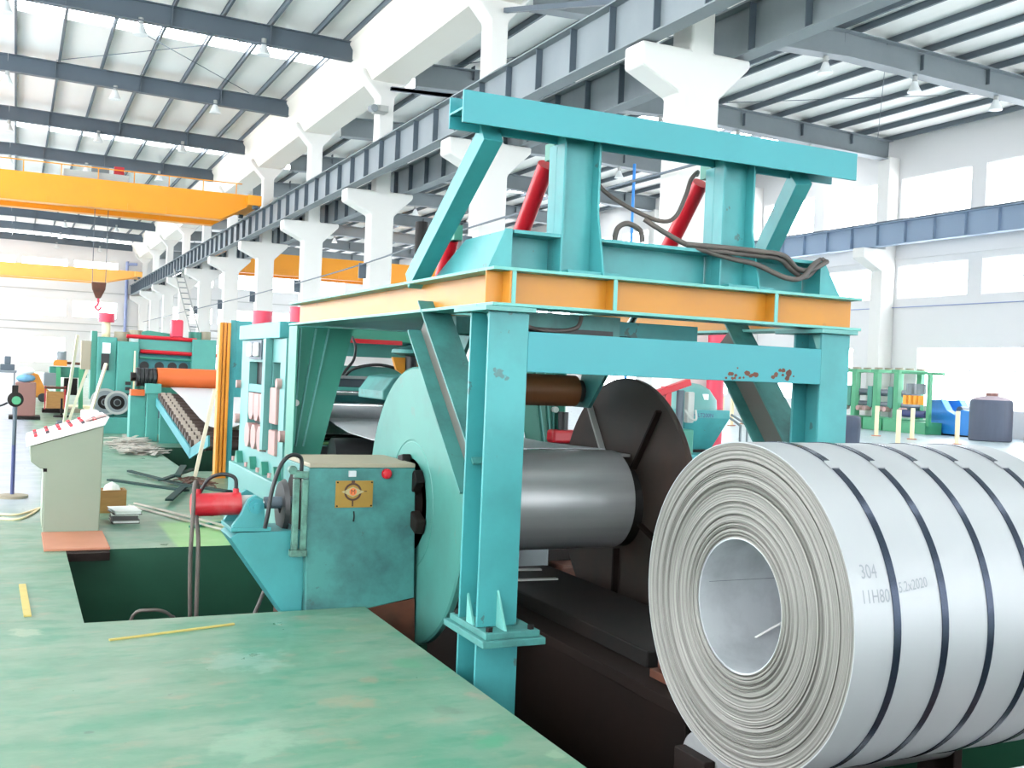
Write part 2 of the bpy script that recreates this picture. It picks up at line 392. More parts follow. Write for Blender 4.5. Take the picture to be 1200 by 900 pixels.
# gutter beam between the bays
gm = MB(); gm.prism([(10.3, 11.1), (11.4, 11.1), (12.0, 12.15), (11.85, 12.15), (11.3, 11.25), (10.4, 11.25), (9.75, 12.2), (9.75, 12.57), (9.6, 12.57), (9.6, 12.2)], 'Y', -30.0, 106.4)
struct(gm.build('gutter_beam', 'gutter'))
# rafters
def ridge_l(x): return 12.32+0.02*(9.7-x) if x > -0.6 else 12.32+0.02*10.3-0.02*(-0.6-x)
def ridge_r(x): return 12.35+0.04*(33.2-x) if x > 22.4 else 12.35+0.04*10.8-0.04*(22.4-x)
rl_ = MB(); rl_.ibeam((9.7, 0, 11.98), (-0.6, 0, 12.2), 0.28, 0.62, 0.025, 0.02); rl_.ibeam((-0.6, 0, 12.2), (-3.4, 0, 12.14), 0.28, 0.62, 0.025, 0.02)
rr_ = MB(); rr_.ibeam((11.9, 0, 11.55), (22.4, 0, 12.0), 0.48, 0.8, 0.03, 0.02); rr_.ibeam((22.4, 0, 12.0), (33.1, 0, 11.7), 0.48, 0.8, 0.03, 0.02)
ribs = MB()
for x in [1.0, 4.0, 7.0]: ribs.box(x-0.012, x+0.012, -0.13, 0.13, ridge_l(x)-0.62, ridge_l(x)-0.04)
ra = struct(rl_.build('rafter', 'dark_steel')); rs = ribs.build('web_stiffener', 'purlin', parent=ra, kind='stuff')
ribs2 = MB()
for x in [14, 17, 20, 25.5, 28.4, 31]: ribs2.box(x-0.012, x+0.012, -0.15, 0.15, 11.72, 12.2)
rb = struct(rr_.build('rafter', 'grey_steel')); ribs2.build('web_stiffener', 'purlin', parent=rb, kind='stuff')
for k, y in enumerate(GY):
    for o in (ra, rb):
        c = o if k == 0 else copy_tree(o)
        c.location = (0, y+0.3, 0)
# roof decks with skylight strips
SK = [(-15, -13.8), (0.0, 1.2), (18.5, 19.8), (36.8, 38.3), (56.3, 57.8), (75.6, 77.0), (93, 94.4)]
yy = sorted([-30.0, 106.6]+[v for s in SK for v in s])
def deck(xa, xb, za, zb, keepx, name):
    sub = [xa, keepx[0], keepx[1], xb]
    def hole(i, j):
        m = (yy[j]+yy[j+1])/2; return i == 1 and any(s[0] < m < s[1] for s in SK)
    mb = cells(sub, yy, hole, 'Z', 0.0, 0.06)
    mb.v = [(x, y, z+za+(zb-za)*(x-xa)/(xb-xa)) for x, y, z in mb.v]
    return mb.build(name, 'deck')
D1 = deck(-0.6, 9.8, 12.78, 12.58, (-0.4, 9.55), 'ceiling'); D2 = deck(-14.2, -0.6, 12.5, 12.78, (-13.5, -1.2), 'ceiling')
D3 = deck(11.8, 22.4, 12.2, 12.66, (12.6, 21.6), 'ceiling'); D4 = deck(22.4, 33.6, 12.66, 12.28, (23.2, 32.6), 'ceiling')
for D, (xa, xb, za, zb) in ((D1, (-0.4, 9.55, 12.776, 12.585)), (D2, (-13.5, -1.2, 12.52, 12.76)), (D3, (12.6, 21.6, 12.23, 12.63)), (D4, (23.2, 32.6, 12.63, 12.31))):
    struct(D)
    for s in SK:
        g = MB(); g.prism([(xa, za+0.04), (xb, zb+0.04), (xb, zb+0.05), (xa, za+0.05)], 'Y', s[0], s[1]); g.build('skylight_pane', 'glass', parent=D)
def purlins(D, xlist, zf, m='purlin'):
    for x in xlist:
        p = MB(); z = zf(x)
        p.box(x-0.04, x+0.04, -29.8, 106.4, z-0.2, z-0.185); p.box(x-0.01, x+0.01, -29.8, 106.4, z-0.185, z-0.01); p.box(x-0.04, x+0.04, -29.8, 106.4, z-0.01, z+0.002)
        p.build('purlin', m, parent=D)
f1 = lambda x: 12.78-0.2*(x+0.6)/10.4-0.005
f2 = lambda x: 12.5+0.28*(x+14.2)/13.6-0.005
f3 = lambda x: 12.2+0.46*(x-11.8)/10.6-0.005
f4 = lambda x: 12.66-0.38*(x-22.4)/11.2-0.005
purlins(D1, [-0.35+1.48*k for k in range(7)]+[9.6], f1); purlins(D2, [-2.1, -3.6], f2)
purlins(D3, [12.1+1.45*k for k in range(8)], f3); purlins(D4, [22.9+1.45*k for k in range(8)], f4)
for (x0, y0, x1, y1, f) in ((13, 24.9, 20, 33.5, f3), (20, 24.9, 13, 33.5, f3), (24, 24.9, 32, 33.5, f4), (32, 24.9, 24, 33.5, f4), (1, 34.3, 8, 42.6, f1), (8, 34.3, 1, 42.6, f1)):
    struct(MB().bar((x0, y0, f(x0)-0.3), (x1, y1, f(x1)-0.3), 0.02, 0.02).build('brace_rod', 'dark_steel'))
# diagonal bracing between column tops
for (ya, za, yb, zb) in ((16.3, 8.7, 24.8, 10.9), (24.9, 8.6, 33.6, 10.9), (33.7, 10.9, 24.9, 8.6)):
    struct(MB().bar((11.0, ya, za), (11.0, yb, zb), 0.12, 0.12).build('column_brace', 'dark_steel'))

# walls: right, far (both bays)
def wall_with_windows(name, plane, t0, t1, ucuts, zc, rects):
    us = sorted(set([ucuts[0], ucuts[1]]+[u for r in rects for u in r[:2]])); zs = sorted(set([zc[0], zc[1]]+[z for r in rects for z in r[2:]]))
    def hole(i, j):
        u = (us[i]+us[i+1])/2; z = (zs[j]+zs[j+1])/2
        return any(r[0] < u < r[1] and r[2] < z < r[3] for r in rects)
    if plane == 'X': mb = cells(us, zs, hole, 'X', t0, t1)
    else: mb = cells(us, zs, hole, 'Y', t0, t1)
    return struct(mb.build(name, 'wall'))
winn = [0]
def window(plane, t, r, nu, nz):
    winn[0] += 1
    u0, u1, z0, z1 = r
    def bx(mb, a, b, c, d, w0=-0.04, w1=0.04):
        if plane == 'X': mb.box(t+w0, t+w1, a, b, c, d)
        else: mb.box(a, b, t+w0, t+w1, c, d)
    fr = MB(); w = 0.05
    e = 0.001
    bx(fr, u0+e, u0+w, z0+e, z1-e); bx(fr, u1-w, u1-e, z0+e, z1-e); bx(fr, u0+w, u1-w, z0+e, z0+w); bx(fr, u0+w, u1-w, z1-w, z1-e)
    for k in range(1, nu): u = u0+(u1-u0)*k/nu; bx(fr, u-0.03, u+0.03, z0+w, z1-w)
    for k in range(1, nz):
        z = z0+(z1-z0)*(0.62 if nz == 2 else k/nz); bx(fr, u0+w, u1-w, z-0.03, z+0.03, -0.035, 0.035)
    o = struct(fr.build('window_%d' % winn[0], 'panel_white'))
    g = MB(); bx(g, u0+w, u1-w, z0+w, z1-w, -0.004, 0.004); g.build('pane', 'glass', parent=o)
rects = []; kinds = []
for k in range(-5, 10):
    y = 15.7+9*k
    for a, b in ((y+0.95, y+4.55), (y+5.25, y+8.85)):
        rects += [(a, b, 8.75, 10.5), (a, b, 5.45, 6.85)]; kinds += [(2, 1), (2, 1)]
    rects.append((y+2.3, y+7.6, 1.0, 3.41)); kinds.append((4, 2))
wr = wall_with_windows('wall_right', 'X', 33.5, 33.8, (-30.0, 106.5), (0, 12.3), rects)
for r, k in zip(rects, kinds): window('X', 33.6, r, *k)
rects = []; kinds = []
for k in range(-3, 8):
    a = 0.25+4.4*k
    if a+3.9 > 33 : continue
    if 9.0 < a+3.9 and a < 12.0 and not (a+3.9 < 10): continue
    rects += [(a, a+3.9, 8.8, 10.5), (a, a+3.9, 5.2, 6.75)]; kinds += [(1, 1), (1, 1)]
    if k in (-2, 0, 3, 4, 6): rects.append((a, a+3.9, 0.9, 3.25)); kinds.append((3, 2))
wf = wall_with_windows('wall_far', 'Y', 106.5, 106.8, (-14.2, 33.8), (0, 12.3), rects)
for r, k in zip(rects, kinds): window('Y', 106.6, r, *k)
for i, z in enumerate((3.9, 7.6, 4.6)): struct(MB().box(-14, 33.4, 106.4, 106.49, z-0.04, z+0.04).build('trim_%d' % (i+1), 'pale_steel'))
struct(MB().box(33.42, 33.49, 15, 106, 7.1, 7.2).build('trim_4', 'wall'))
struct(MB().tube([(33.4, 13, 5.07), (33.4, 60, 5.1), (33.4, 105, 5.07)], 0.02, 6, 4).build('wall_cable', 'pipe_blue'))
dp = MB(); dp.tube([(9.3, 106.25, 0), (9.3, 106.25, 9.8), (9.4, 106.25, 10.4), (10.2, 106.25, 10.5)], 0.14, 8, 4)
tag(dp.build('downpipe', 'pipe_blue', smooth=50, org=(9.3, 106.25, 0)), 'blue grey downpipe bent at the top, at the far wall corner', 'pipe')
rects = []
for k in range(-5, 10):
    y = 15.7+9*k
    for z0, z1 in ((8.6, 11.6), (4.7, 8.2), (0.9, 4.2)): rects.append((y+0.9, y+8.6, z0, z1))
wl = wall_with_windows('wall_left', 'X', -14.5, -14.2, (-30.0, 106.5), (0, 12.5), rects)  # unseen wall, windows made large to bring more daylight into the hall
for r in rects: window('X', -14.35, r, 4, 1)
rects = []
for k in range(-3, 7):
    a = 0.25+4.4*k
    if -14 < a and a+3.9 < 33: rects += [(a, a+3.9, 8.6, 11.4), (a, a+3.9, 4.8, 8.0), (a, a+3.9, 0.9, 4.0)]
wb_ = wall_with_windows('wall_back', 'Y', -30.3, -30.01, (-14.2, 33.8), (0, 12.3), rects)  # unseen end wall, added to dim the light on the near machines
for r in rects: window('Y', -30.15, r, 3, 1)
# supply cable on short posts along the column row
cb = thing('overhead_cable', 'thin grey cable strung along the white column row on small brackets', 'cable', (10.3, 16, 4.9))
MB().tube([(10.25, 14, 5.3), (10.25, 24.5, 5.28), (10.25, 33.5, 5.05), (10.25, 43, 4.95), (10.25, 61, 4.9), (10.25, 100, 4.9)], 0.025, 6, 6).build('wire', 'dark_steel', parent=cb)
for y in GY[1:7]:
    MB().box(10.2, 10.449, y+0.28, y+0.34, 4.6, 5.1).build('bracket', 'dark_steel', parent=cb)

# ================================================================== BIG COIL
CY, CZ, CR, CI, CX0, CX1 = 3.56, 0.725, 0.68, 0.28, 2.75, 4.09
coil = thing('steel_coil', 'large strapped coil of pale steel strip lying on its side in the right foreground', 'coil', (CX0, CY, CZ))
nr = 110; prof = [(0.0, CI)]
for i in range(1, nr):
    r = CI+(CR-CI)*i/nr; prof.append((0.0045*random.random()+(0.007 if random.random() < 0.12 else 0), r))
prof.append((0.0, CR-0.004))
fm = MB(); n = 160; k = len(prof)
for i in range(n):
    a = 2*math.pi*i/n
    for t, r in prof: fm.v.append((CX0+t, CY+r*math.cos(a), CZ+r*math.sin(a)))
for i in range(n):
    j = (i+1) % n
    for q in range(k-1): fm.f.append([i*k+q, i*k+q+1, j*k+q+1, j*k+q]); fm.mi.append(0)
face = fm.build('coil_edge', 'coil_face', parent=coil, smooth=60); plabel(face, 'grey face of stacked strip layers in rings')
om = MB(); om.lathe([(0.0, CR-0.004), (0.0, CR), (CX1-CX0, CR), (CX1-CX0, CI+0.01), (CX1-CX0-0.02, CI+0.01), (CX1-CX0-0.02, CR-0.01)], (CX0, CY, CZ), (1, 0, 0), 160, close=False)
om.f = [f for f in om.f if len(f) == 4]; om.mi = [0]*len(om.f)
plabel(om.build('outer_wrap', 'coil_wrap', parent=coil, smooth=40), 'smooth pale outer wrap')
im = MB(); im.lathe([(0.004, CI-0.006), (0.004, CI+0.004), (CX1-CX0, CI+0.004), (CX1-CX0, CI-0.006)], (CX0, CY, CZ), (1, 0, 0), 96, close=True)
plabel(im.build('inner_sleeve', 'sleeve', parent=coil, smooth=40), 'bright inner sleeve')
for i, x in enumerate((2.935, 3.175, 3.415, 3.65, 3.89)):
    sm = MB(); sm.lathe([(0, CR+0.0005), (0, CR+0.0035), (0.034, CR+0.0035), (0.034, CR+0.0005)], (x, CY, CZ), (1, 0, 0), 128, close=True)
    plabel(sm.build('strap', 'strap', parent=coil, smooth=30), 'dark blued steel strap')
    a = math.radians(64)
    sb = MB(); sb.bar((x-0.005, CY-(CR+0.006)*math.cos(a), CZ+(CR+0.006)*math.sin(a)), (x+0.035, CY-(CR+0.006)*math.cos(a), CZ+(CR+0.006)*math.sin(a)), 0.05, 0.006, side=(0, -math.cos(a), math.sin(a)))
    sb.build('strap_seal', 'coil_wrap', parent=coil)
sm = MB(); sm.bar((2.80, CY+CI*0.975, CZ+0.05), (CX1-0.03, CY+CI*0.975, CZ+0.05), 0.006, 0.012); sm.build('sleeve_seam', 'dark_steel', parent=coil)
sm = MB(); sm.bar((3.45, CY+0.255, CZ-0.06), (3.0, CY+0.185, CZ-0.195), 0.012, 0.004); sm.cyl((3.45, CY+0.26, CZ-0.06), (3.45, CY+0.235, CZ-0.055), 0.02, n=10); sm.build('loose_tie', 'paper', parent=coil)
tg = MB(); tg.box(CX0+0.22, CX0+0.30, CY-0.10, CY-0.03, CZ-CI+0.030, CZ-CI+0.032); tg.build('label_tag', 'paper', parent=coil)
def text(name, s, size, m, parent, fn, ex=0.0):
    """real lettering: font outlines turned into a mesh and laid on a surface by fn(u, v)"""
    c = bpy.data.curves.new(name, 'FONT'); c.body = s; c.size = size; c.resolution_u = 3
    t = bpy.data.objects.new(name, c); COL.objects.link(t); bpy.context.view_layer.update()
    me = bpy.data.meshes.new_from_object(t.evaluated_get(bpy.context.evaluated_depsgraph_get()))
    bpy.data.objects.remove(t)
    off = V3((0, 0, 0)); q = parent
    while q is not None: off += q.location; q = q.parent
    for v in me.vertices: v.co = V3(fn(v.co.x, v.co.y))-off
    me.materials.clear(); me.materials.append(M[m]); me.name = name
    o = bpy.data.objects.new(name, me); COL.objects.link(o); o.parent = parent; return o
def oncoil(x0, a0, tilt=0.0):
    def fn(u, v):
        a = math.radians(a0)+(v+u*tilt)/CR
        return (x0+u*0.72, CY-(CR+0.001)*math.cos(a), CZ+(CR+0.001)*math.sin(a))
    return fn
plabel(text('handwriting', '304', 0.075, 'pencil', coil, oncoil(2.805, 20)), 'faint handwritten number')
plabel(text('handwriting', '11H80', 0.07, 'pencil', coil, oncoil(2.79, 12.5)), 'faint handwritten number')
plabel(text('handwriting', '5.2x2020', 0.055, 'pencil', coil, oncoil(2.975, 15, 0.08)), 'faint handwritten number')

# coil saddle and rollers under the coil, in the pit
sad = thing('coil_saddle', 'greasy brown steel coil saddle with two rollers under the large foreground coil', 'coil car', (3.4, 3.5, -1.28))
for y in (CY-0.42, CY+0.42):
    MB().cyl((2.9, y, -0.10), (4.4, y, -0.10), 0.14, n=32).build('roller', 'steel', parent=sad, smooth=40)
sb = MB(); sb.box(2.85, 4.45, CY-0.6, CY+0.6, -0.62, -0.45); sb.box(3.0, 4.3, CY-0.5, CY+0.5, -1.28, -0.62)
for y in (CY-0.42, CY+0.42):
    for x in (2.87, 4.41): sb.box(x-0.03, x+0.03, y-0.12, y+0.12, -0.45, -0.05)
sb.build('saddle_frame', 'rust_dark', parent=sad, bevel=0.006)
blk = MB(); blk.box(3.80, 4.12, 2.3, 2.93, -0.5, -0.03); tag(blk.build('timber_block', 'rust', bevel=0.01, org=(4, 2.8, -0.5)), 'brown timber block wedged at the roller under the foreground coil', 'block')
bb = MB(); bb.box(3.75, 4.3, 2.2, 2.94, -1.28, -0.5); tag(bb.build('pit_pedestal', 'dark_iron', org=(4, 2.8, -1.28)), 'dark pedestal carrying the timber block beside the foreground coil', 'pedestal')
# travelling bed of the coil car: long dark steel sill, rails, a rust-red spacer
bed = thing('coil_car_bed', 'dark oily steel bed running under the uncoiler between the pit rails', 'bed', (3.1, 5.5, -1.28))
MB().box(3.25, 4.3, 4.6, 8.4, -1.28, -0.12).build('sill', 'rust_dark', parent=bed, bevel=0.01)
MB().box(3.22, 4.34, 4.5, 8.4, -0.12, -0.05).build('top_plate', 'rust_dark', parent=bed, bevel=0.004)
MB().box(3.42, 4.12, 5.25, 7.9, -0.05, 0.05).build('spacer', 'dark_iron', parent=bed, bevel=0.01)
MB().box(3.34, 3.75, 4.85, 5.1, -0.049, 0.0).build('shim', 'rust', parent=bed, bevel=0.006)
MB().box(3.38, 3.72, 4.9, 5.08, 0.002, 0.10).build('shim', 'rust', parent=bed, bevel=0.006)
for (a, b) in (((3.5, 7.75), (3.95, 7.7)), ((3.5, 7.35), (3.9, 7.32))): MB().bar((a[0], a[1], 0.058), (b[0], b[1], 0.058), 0.05, 0.012).build('flat', 'pale_steel', parent=bed)
for x in (2.78, 3.02):
    r_ = MB(); r_.ibeam((x, 4.45, -0.73), (x, 8.3, -0.73), 0.07, 0.14, 0.02, 0.02)
    tag(r_.build('floor_rail', 'rust_dark', org=(x, 5, -0.8)), ('rusty rail in the pit nearest the green floor edge' if x < 2.9 else 'rusty rail in the pit beside the dark sill'), 'rail')
sl = MB(); sl.box(2.7, 3.2, 4.45, 8.3, -1.28, -0.8); tag(sl.build('rail_bed', 'dark_iron', org=(2.5, 5, -1.28)), 'dark concrete ledge carrying the two pit rails along the green floor edge', 'ledge')

# ================================================================== GANTRY OVER THE UNCOILER
G = thing('uncoiler_gantry', 'teal and yellow steel gantry standing over the uncoiler, with red cylinders on top', 'gantry', (3.586, 7.5, 0))
def hcol(name, x0, x1, y0, y1, z0, z1, m, tf=0.02):
    xm = (x0+x1)/2; mb = MB()
    mb.box(x0, x1, y0, y0+tf, z0, z1); mb.box(x0, x1, y1-tf, y1, z0, z1); mb.box(xm-0.008, xm+0.008, y0+tf, y1-tf, z0, z1)
    return mb.build(name, m, parent=G, bevel=0.003)
for i, (xa, xb) in enumerate(((2.317, 2.555), (4.627, 4.857))):
    c = hcol('column', xa, xb, 5.25, 5.52, 0.262, 1.985, 'teal')
    xm = (xa+xb)/2
    b = MB(); b.box(xa-0.03, xb+0.105, 5.09, 5.66, 0.186, 0.224); b.build('base_plate', 'teal_dull', parent=c, bevel=0.004)
    b = MB(); b.box(xa-0.005, xb+0.08, 5.115, 5.63, 0.225, 0.261); b.build('base_plate', 'teal_dull', parent=c, bevel=0.004)
    for (px_, py_) in ((xa+0.03, 5.15), (xb+0.04, 5.15), (xa+0.03, 5.59), (xb+0.04, 5.59)):
        MB().cyl((px_, py_, 0.262), (px_, py_, 0.285), 0.02, n=6).build('bolt', 'dark_iron', parent=c)
    rb_ = MB(); rb_.prism([(5.25, 0.262), (5.13, 0.262), (5.25, 0.46)], 'X', xm-0.006, xm+0.006); rb_.build('rib', 'teal_edge', parent=c)
    rb_ = MB(); rb_.prism([(5.4, 0.262), (5.3, 0.262), (5.4, 0.42)], 'X', xa-0.0, xa+0.012); rb_.build('rib', 'teal_edge', parent=c)
    rb_ = MB(); rb_.prism([(5.28, 1.98), (5.4, 1.98), (5.28, 1.75)], 'X', xa+0.05, xa+0.058); rb_.build('rib', 'teal_edge', parent=c)
    cp = MB(); cp.box(xa-0.045, xb+0.02, 5.2, 5.66, 1.986, 2.012); cp.build('cap_plate', 'teal_pale', parent=c, bevel=0.003)
    lg = MB(); lg.box(xa-0.0, xb+0.01, 5.245, 5.27, -1.28, 0.185); lg.box(xa, xb+0.01, 5.5, 5.52, -1.28, 0.185); lg.box(xm-0.01, xm+0.01, 5.27, 5.5, -1.28, 0.185)
    lg.build('pedestal', 'teal', parent=c, bevel=0.003)
cbm = MB(); cbm.box(2.556, 4.626, 5.25, 5.268, 1.661, 1.885); cbm.box(2.556, 4.626, 5.269, 5.5, 1.661, 1.679); cbm.box(2.556, 4.626, 5.269, 5.5, 1.867, 1.885)
cbm.build('cross_beam', 'teal_clean', parent=G, bevel=0.003)
rng = random.Random(3)
rp = MB()
for k in range(26):
    cx, cz = rng.gauss(3.98, 0.09), 1.675+abs(rng.gauss(0, 0.028))
    if k % 3 == 0: cx = rng.gauss(4.33, 0.06)
    rr = rng.uniform(0.006, 0.026); n_ = 9
    if cz-rr < 1.662 or cz + rr > 1.88: continue
    rp.add([(cx+rr*rng.uniform(0.7, 1.3)*math.cos(a*2*math.pi/n_), 5.2492-0.00003*k, cz+rr*rng.uniform(0.6, 0.99)*math.sin(a*2*math.pi/n_)) for a in range(n_)], [list(range(n_))])
o = rp.build('paint_chips', 'rust', parent=G, kind='stuff'); plabel(o, 'chipped rusty paint patches')

def yellow_beam(name, p0, p1, wx):
    """I beam: teal flanges, yellow web"""
    mb = MB(); d, u, n_ = mb.frame(p0, p1)
    mb.ibeam(p0, p1, 0.22, 0.215, 0.018, 0.012, m=0, mw=1)
    return mb.build(name, ['teal_edge', 'yellow'], parent=G, bevel=0.002)
zc = 2.1275
yellow_beam('front_beam', (2.35, 5.40, zc), (4.985, 5.40, zc), 0)
for x, n_ in ((2.46, 'side_beam'), (4.875, 'side_beam')):
    mb = MB(); mb.ibeam((x, 5.515, zc), (x, 10.06, zc), 0.22, 0.215, 0.018, 0.012, m=0, mw=1); mb.build(n_, ['teal_edge', 'yellow'], parent=G, bevel=0.002)
# web of the left side beam is closed flush with a yellow fascia at the front corner
fc = MB(); fc.box(2.452, 2.463, 5.296, 5.515, 2.0385, 2.2165); fc.box(4.869, 4.881, 5.41, 5.515, 2.04, 2.217); fc.build('corner_web', 'yellow', parent=G, kind='stuff')
mb = MB(); mb.ibeam((2.575, 9.95, zc), (4.76, 9.95, zc), 0.2, 0.215, 0.018, 0.012, m=0, mw=1); mb.build('rear_beam', ['teal_edge', 'yellow'], parent=G)
for x in (2.476, 3.125, 4.29):
    s_ = MB(); s_.box(x-0.006, x+0.006, 5.30, 5.393, 2.0385, 2.2165, 1); s_.box(x-0.012, x+0.012, 5.292, 5.30, 2.0385, 2.2165, 0)
    s_.build('stiffener', ['teal_edge', 'yellow'], parent=G)
# undercarriage teal plates between the front beam and the cross beam
u_ = MB(); u_.box(2.6, 3.36, 5.62, 5.66, 1.80, 2.0185); u_.build('lower_tie', 'teal_dull', parent=G)
u_ = MB(); u_.box(3.37, 4.2, 6.0, 6.02, 1.85, 2.0185); u_.build('lower_tie', 'teal', parent=G)
MB().box(2.72, 3.3, 5.6, 5.619, 1.885, 1.93).build('slot_bar', 'black', parent=G)
u_ = MB(); u_.box(3.3, 3.62, 5.9, 6.6, 1.72, 1.92); u_.build('valve_block', 'dark_iron', parent=G, bevel=0.01)
u_ = MB(); u_.box(2.8, 3.28, 5.8, 6.2, 1.8, 1.925); u_.build('valve_plate', 'teal_dull', parent=G, bevel=0.01)
MB().tube([(2.60, 5.57, 2.01), (2.64, 5.55, 1.95), (2.75, 5.55, 1.915), (2.9, 5.55, 1.912), (3.02, 5.55, 1.94), (3.06, 5.57, 2.01)], 0.013).build('hose', 'hose', parent=G, smooth=60)
# knee braces behind the front columns
for x in (2.45, 4.74):
    kb = MB(); p0, p1 = ((x, 6.576, 2.0), (x, 5.56, 1.04)) if x < 3 else ((x, 6.40, 2.0), (x, 5.56, 1.04))
    kb.ibeam(p0, p1, 0.2, 0.27, 0.014, 0.012, m=0, mw=1)
    kb.build('knee_brace', ['teal_dull', 'grime'], parent=G)
# rear legs: flange plates with wide tapered gussets
for s in (1, -1):
    f = (lambda x: x) if s == 1 else (lambda x: 2*3.6675-x)
    rl = MB()
    rl.prism([(f(2.30), 2.0), (f(2.86), 2.0), (f(2.57), 0.75), (f(2.57), -1.28), (f(2.30), -1.28)], 'Y', 9.62, 9.645)
    rl.box(min(f(2.285), f(2.3)), max(f(2.285), f(2.3)), 9.45, 9.75, -1.28, 2.0)
    leg = rl.build('rear_leg', 'teal_green', parent=G)
    wb = MB()
    for (xa, xb) in ((2.36, 2.33), (2.5, 2.35), (2.62, 2.42)):
        wb = MB(); wb.bar((f(xa), 9.605, 1.99), (f(xb), 9.605, 0.9), 0.012, 0.03, side=(0, 1, 0)); wb.build('rib', 'teal_edge', parent=leg)
    MB().cyl((f(2.33), 9.56, 1.3), (f(2.33), 9.62, 1.3), 0.03, n=12).build('pin', 'paper', parent=leg)

MB().box(2.58, 4.74, 7.0, 9.8, 2.022, 2.034).build('under_plate', 'teal', parent=G)
# upper frame: open channel beam on the yellow frame, end gussets, uprights, top beam, braces
MBm = MB()
for (xa, xb) in ((2.56, 2.86), (3.12, 3.99), (4.25, 4.79)):
    MBm.box(xa, xb, 5.50, 5.515, 2.455, 2.475); MBm.box(xa, xb, 5.515, 5.72, 2.455, 2.47); MBm.box(xa, xb, 5.66, 5.675, 2.24, 2.455)
mbm = MBm.build('channel_beam', 'teal', parent=G)
tp = MB(); tp.prism([(2.545, 2.24), (2.545, 2.475), (2.505, 2.475), (2.40, 2.24)], 'Y', 5.49, 5.51); tp.prism([(5.51, 2.24), (5.51, 2.475), (6.15, 2.475), (6.75, 2.24)], 'X', 2.53, 2.545)
tp.build('end_gusset', 'teal', parent=G)
tp = MB(); tp.prism([(4.80, 2.24), (4.80, 2.475), (4.83, 2.475), (4.985, 2.24)], 'Y', 5.49, 5.51); tp.prism([(5.51, 2.24), (5.51, 2.475), (6.15, 2.475), (6.75, 2.24)], 'X', 4.80, 4.815)
tp.build('end_gusset', 'teal', parent=G)
for xs_ in (0, 1.135):
    u_ = MB(); xa = 2.863+xs_; xb = 3.098+xs_
    u_.box(xa, xa+0.014, 5.5, 5.599, 2.238, 3.089); u_.box(xa, xa+0.014, 5.6, 5.695, 2.238, 3.017); u_.box(xa+0.014, xb, 5.575, 5.589, 2.238, 3.089)
    u_.prism([(5.50, 3.089), (5.599, 3.089), (5.599, 3.017), (5.695, 3.017), (5.695, 2.238), (5.40, 2.238), (5.50, 2.62)], 'X', xb, xb+0.014)
    u_.prism([(xa+0.014, 2.24), (xa+0.014, 2.265), (xb+0.12, 2.265), (xb+0.16, 2.24)], 'Y', 5.42, 5.589)
    u_.build('upright', 'teal_pale' if False else 'teal', parent=G, bevel=0.002)
tb = MB(); tb.box(2.175, 4.99, 5.40, 5.418, 3.018, 3.195); tb.box(2.175, 4.96, 5.60, 5.616, 3.018, 3.195); tb.box(2.175, 4.96, 5.418, 5.60, 3.09, 3.104)
tb.build('top_beam', 'teal_clean', parent=G, bevel=0.002)
MB().bar((2.42, 5.56, 3.02), (2.42, 6.75, 2.14+0.1), 0.12, 0.12, side=(1, 0, 0)).build('brace', 'teal', parent=G, bevel=0.003)
MB().bar((4.66, 5.56, 3.02), (4.93, 6.5, 2.24), 0.12, 0.12, side=(1, 0, 0)).build('brace', 'teal', parent=G, bevel=0.003)
# red hydraulic cylinders from the uprights down to the swing arm
def hyd(p0, p1, r, fr=0.72):
    p0 = V3(p0); p1 = V3(p1); d = (p1-p0)
    b = MB(); b.cyl(p0+d*0.06, p0+d*fr, r, n=24); o = b.build('cylinder_barrel', 'red', parent=G, smooth=40)
    MB().cyl(p0+d*fr, p1, r*0.5, n=16).build('piston_rod', 'chrome', parent=o, smooth=40)
    MB().box(p0.x-0.03, p0.x+0.03, p0.y-0.1, p0.y+0.02, p0.z-0.05, p0.z+0.05).build('clevis', 'teal_green', parent=o)
    return o
hyd((2.955, 5.86, 3.02), (2.955, 6.75, 1.98), 0.055)
hyd((4.085, 5.82, 3.03), (4.085, 6.75, 1.98), 0.055)
hyd((2.66, 6.70, 2.58), (2.66, 7.1, 1.95), 0.05)
sw = MB(); sw.box(2.7, 4.5, 6.68, 6.84, 1.9, 2.03); sw.build('swing_shaft', 'teal_dull', parent=G, bevel=0.01)
# hoses looping over the channel beam
hs = [[(3.16, 5.75, 2.93), (3.25, 5.7, 2.80), (3.42, 5.65, 2.70), (3.62, 5.62, 2.64), (3.73, 5.62, 2.68), (3.80, 5.62, 2.82), (3.86, 5.66, 2.93), (3.95, 5.72, 3.0), (4.0, 5.8, 3.0)],
      [(3.28, 5.6, 2.48), (3.29, 5.58, 2.56), (3.36, 5.58, 2.595), (3.45, 5.58, 2.56), (3.47, 5.58, 2.49)],
      [(3.5, 5.62, 2.64), (3.62, 5.56, 2.56), (3.78, 5.52, 2.49), (4.05, 5.46, 2.43), (4.2, 5.40, 2.40), (4.4, 5.36, 2.33), (4.55, 5.38, 2.34), (4.7, 5.45, 2.44), (4.82, 5.52, 2.49)],
      [(3.75, 5.52, 2.497), (4.0, 5.44, 2.49), (4.2, 5.38, 2.48), (4.4, 5.38, 2.47), (4.55, 5.42, 2.40), (4.7, 5.46, 2.41), (4.86, 5.5, 2.48)],
      [(3.78, 5.55, 2.487), (4.0, 5.45, 2.465), (4.2, 5.40, 2.455), (4.38, 5.40, 2.45), (4.52, 5.43, 2.385), (4.66, 5.47, 2.36), (4.8, 5.53, 2.44), (4.84, 5.5, 2.50)]]
for i, h in enumerate(hs): MB().tube(h, 0.017 if i else 0.014, 8, 6).build('hose', 'hose', parent=G, smooth=60)

